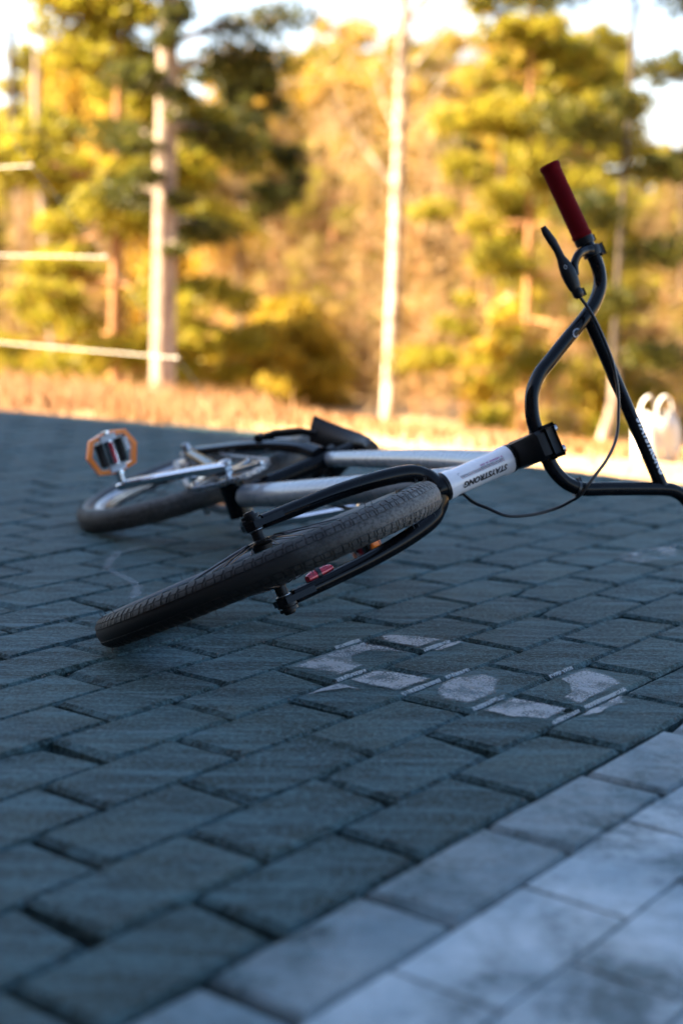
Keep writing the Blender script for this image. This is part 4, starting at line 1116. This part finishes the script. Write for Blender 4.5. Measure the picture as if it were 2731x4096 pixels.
# bare thin trunks between
ST = 'bare thin trunks at the forest edge'
stm, _ = trunk_mb(4.2, 0.05, 0.035, 4, (0.1, 0.1), 0.05)
stme = {k: stm.mesh('trunk', M[k]) for k in ('bark', 'dbark', 'obark')}
for px, d, k, lab in ((122, 17, 'bark', 'pale thin trunk left of the pine, under the lowest cord'), (268, 19, 'dbark', 'dark thin trunk just left of the pale pine'), (60, 16, 'dbark', 'dark thin trunk at the left edge of the trees'), (655, 24, 'dbark', 'dark thin trunk left of the birch, standing in the shrub'),
                      (740, 23, 'obark', 'orange thin trunk left of the birch'), (1000, 24, 'obark', 'orange thin trunk right of the birch'), (1105, 21, 'dbark', 'dark thin trunk behind the bent handlebar tube'), (1362, 10.2, 'bark', 'short pale piece added as the sunlit foot of a trunk behind the crossbar, in front of the shrubs'), (1555, 19, 'dbark', 'dark thin trunk at the right edge'), (845, 27, 'obark', 'orange thin trunk close left of the birch'), (480, 24, 'obark', 'orange thin trunk right of the pale pine')):
    x = px_x(px, d); t = empty('thin_tree', (x, d, gz(x, d) - .05)); tag(t, lab, 'tree', ST); o = link('trunk', stme[k], t); o.rotation_euler = (0, 0, px); o.scale = (1, 1, 0.2) if px == 1362 else (1, 1, 1)  # the squashed one is a pale piece added as a trunk's sunlit foot
# grass: straw tufts along the yard edge, shorter over the meadow
rn = np.random.RandomState(6)
def blades(name, n, gen, hmin, hmax, wd, m, label):
    xy = gen(n); n = len(xy); z = np.array([gz(a, b) for a, b in xy])
    h = hmin + (hmax - hmin) * rn.rand(n) ** 1.6; a = rn.rand(n) * 6.283; ln = rn.normal(size=(n, 2)) * 0.32 * h[:, None]
    side = np.stack([np.cos(a), np.sin(a), 0 * a], 1) * wd
    b = np.stack([xy[:, 0], xy[:, 1], z], 1); top = b + np.stack([ln[:, 0], ln[:, 1], h], 1); mid = b + np.stack([ln[:, 0] * .35, ln[:, 1] * .35, h * .6], 1)
    vs = np.stack([b - side, b + side, mid + side * .7, top, mid - side * .7], 1).reshape(-1, 3)
    o = link(name, raw_mesh(name, vs, np.arange(5 * n), 5, m)); tag(o, label, None, None, 'stuff'); return o
def edge_pts(n):
    x = -4.5 + 9 * rn.rand(n * 2); s = rn.rand(n * 2) ** 1.8 * 2.2 - 0.03
    y = np.array([edge_y(a) for a in x]) + s / 0.83
    clump = np.sin(x * 9 + 2 * np.sin(y * 5)) + np.sin(y * 7.3 + x * 3)
    dens = np.clip(0.55 - (x + 0.5) * 1.3, 0.01, 1) * np.clip(0.6 + 0.5 * clump, 0.1, 1)
    k = rn.rand(n * 2) < dens
    return np.stack([x[k], y[k]], 1)
blades('straw_grass', 26000, edge_pts, 0.03, 0.14, 0.0025, M['straw'], 'dry straw grass tufts along the yard edge')
def field_pts(n):
    y = 4.5 + 18 * rn.rand(n) ** 1.3; x = (rn.rand(n) - 0.5) * (2.0 + y * 0.62)
    k = np.array([sdist(a, b) > 0.4 for a, b in zip(x, y)])
    return np.stack([x[k], y[k]], 1)
blades('meadow_grass', 60000, field_pts, 0.015, 0.06, 0.004, M['straw'], 'short dry grass covering the meadow')

# ------------------------------------------------------------------ cord fence beside the yard, white sack
fence = tag(empty('cord_fence', (-3.0, 7.0, 0)), 'three white cords strung along the left yard edge', 'fence')
FBASE = V((-3.0, 7.0, 0))
P0 = V((-3.0, 6.75, 0)); 
ends = [(V((-0.665, 5.55, 0.228)), 0.34), (V((-0.945, 5.62, 0.570)), 0.57), (V((-1.20, 5.70, 0.915)), 0.915)]
cords = [((-3.1, 6.85, 0.30), (-0.635, 5.56, 0.187)), ((-3.1, 6.85, 0.60), (-0.93, 5.72, 0.562)), ((-3.1, 6.85, 0.92), (-1.245, 5.88, 0.912))]  # cut short where shade would swallow them; the shade is in their length
for a, b in cords:
    a, b = V(a), V(b); mb = MB()
    mb.tube([a + (b - a) * k / 8 - V((0, 0, 0.012 * math.sin(math.pi * k / 8))) for k in range(9)], 0.0024, 8)
    mb.ball(b, 0.007, 8)
    mb.build('strand', M['cord'], fence, FBASE)
gb = [V(c[1]) for c in cords]; gd = (gb[0] - gb[2])
mb = MB(); mb.tube([gb[2] - gd * 0.15, gb[2], gb[1], gb[0], gb[0] + gd * 0.28], 0.0010, 6); mb.build('added_end_wire', M['steel'], fence, FBASE)  # thin wire added so the shortened cords have something to end on
mb = MB(); mb.tube([(-3.1, 6.85, -0.3), (-3.1, 6.85, 1.1)], 0.035, 12); mb.build('post', M['post'], fence, FBASE)

sx, sy = px_x(1503, 4.55), 4.55; sz = gz(sx, sy)
bag = tag(empty('plastic_bag', (sx, sy, sz)), 'small white sunlit carrier bag with two loop handles, at the yard edge on the right', 'bag')
mb = MB(); n, m_ = 40, 14; vs = []
for i in range(m_):
    s = i / (m_ - 1); wv = 0.066 * (1 + 0.12 * math.sin(2.6 * s + 0.4)) * (1 if s < .75 else 1 - 0.22 * ((s - .75) / .25) ** 2)
    for k in range(n):
        a = 2 * math.pi * k / n; rr = wv * (1 + 0.07 * math.sin(3 * a + s * 5) + 0.045 * math.sin(8 * a + 5 * s + math.sin(a * 3)))
        vs.append((rr * math.cos(a), rr * 0.6 * math.sin(a), 0.150 * s * (1 + 0.08 * math.sin(2 * a + 1))))
mb.add(vs, [[i * n + k, i * n + (k + 1) % n, (i + 1) * n + (k + 1) % n, (i + 1) * n + k] for i in range(m_ - 1) for k in range(n)] + [list(range(n))[::-1]])
mb.build('bag_body', M['sack'], bag, ang=80)
for sg in (1, -1):
    cx = 0.028 * sg
    mb = MB(); mb.tube(catmull([(cx - 0.020, 0.01 * sg, 0.135), (cx - 0.021, 0.01 * sg, 0.175), (cx, 0.012 * sg, 0.202), (cx + 0.021, 0.01 * sg, 0.175), (cx + 0.020, 0.01 * sg, 0.135)], 6), 0.010, 10, True, 0.35, (0, 1, 0))
    mb.build('handle', M['sack'], bag)

# ------------------------------------------------------------------ the house behind the camera that shades the yard
H0, HD, HH = -7.8, 7.0, 8.0
def HP(t_, s, z): return NRM * (SD + s) + TAN * t_ + V((0, 0, z))
hb_ = HP(-6, H0 - HD / 2, -0.1)
house = tag(empty('house', hb_), 'long dark plastered house behind the viewer, shading the paved yard', 'house')
mb = MB(); mb.box(HP(-6, H0 - HD / 2, HH / 2 - 0.1), TAN * 22, NRM * (HD / 2), V((0, 0, HH / 2)), 0.02); mb.build('wall', M['wall'], house, hb_, smooth=False)
mb = MB()
prof = [(H0 + 0.35, HH - 0.15), (H0 + 0.35, HH - 0.02), (H0 - HD / 2, HH + 1.55), (H0 - HD - 0.4, HH - 0.02), (H0 - HD - 0.4, HH - 0.15), (H0 - HD / 2, HH + 1.4)]
vs = [HP(t_, s, z) for t_ in (-28.4, 16.4) for s, z in prof]
mb.add(vs, [[0, 1, 2, 5], [5, 2, 3, 4], [6, 11, 8, 7], [11, 10, 9, 8]] + [[i, (i + 1) % 6, 6 + (i + 1) % 6, 6 + i] for i in range(6)]); mb.build('roof', M['roof'], house, hb_, smooth=False)
for i in range(9):
    for zz in (1.5, 3.7):
        c = HP(-24 + i * 4.4, H0 + 0.02, zz); mb = MB(); mb.box(c, TAN * 0.62, NRM * 0.05, V((0, 0, 0.72)), 0.01); f = mb.build('window', M['trim'], house, hb_, smooth=False)
        for sg in (1, -1):
            mb = MB(); mb.box(c + TAN * 0.29 * sg + NRM * 0.05, TAN * 0.25, NRM * 0.008, V((0, 0, 0.64)), 0.003); mb.build('pane', M['glass'], f, hb_, smooth=False)
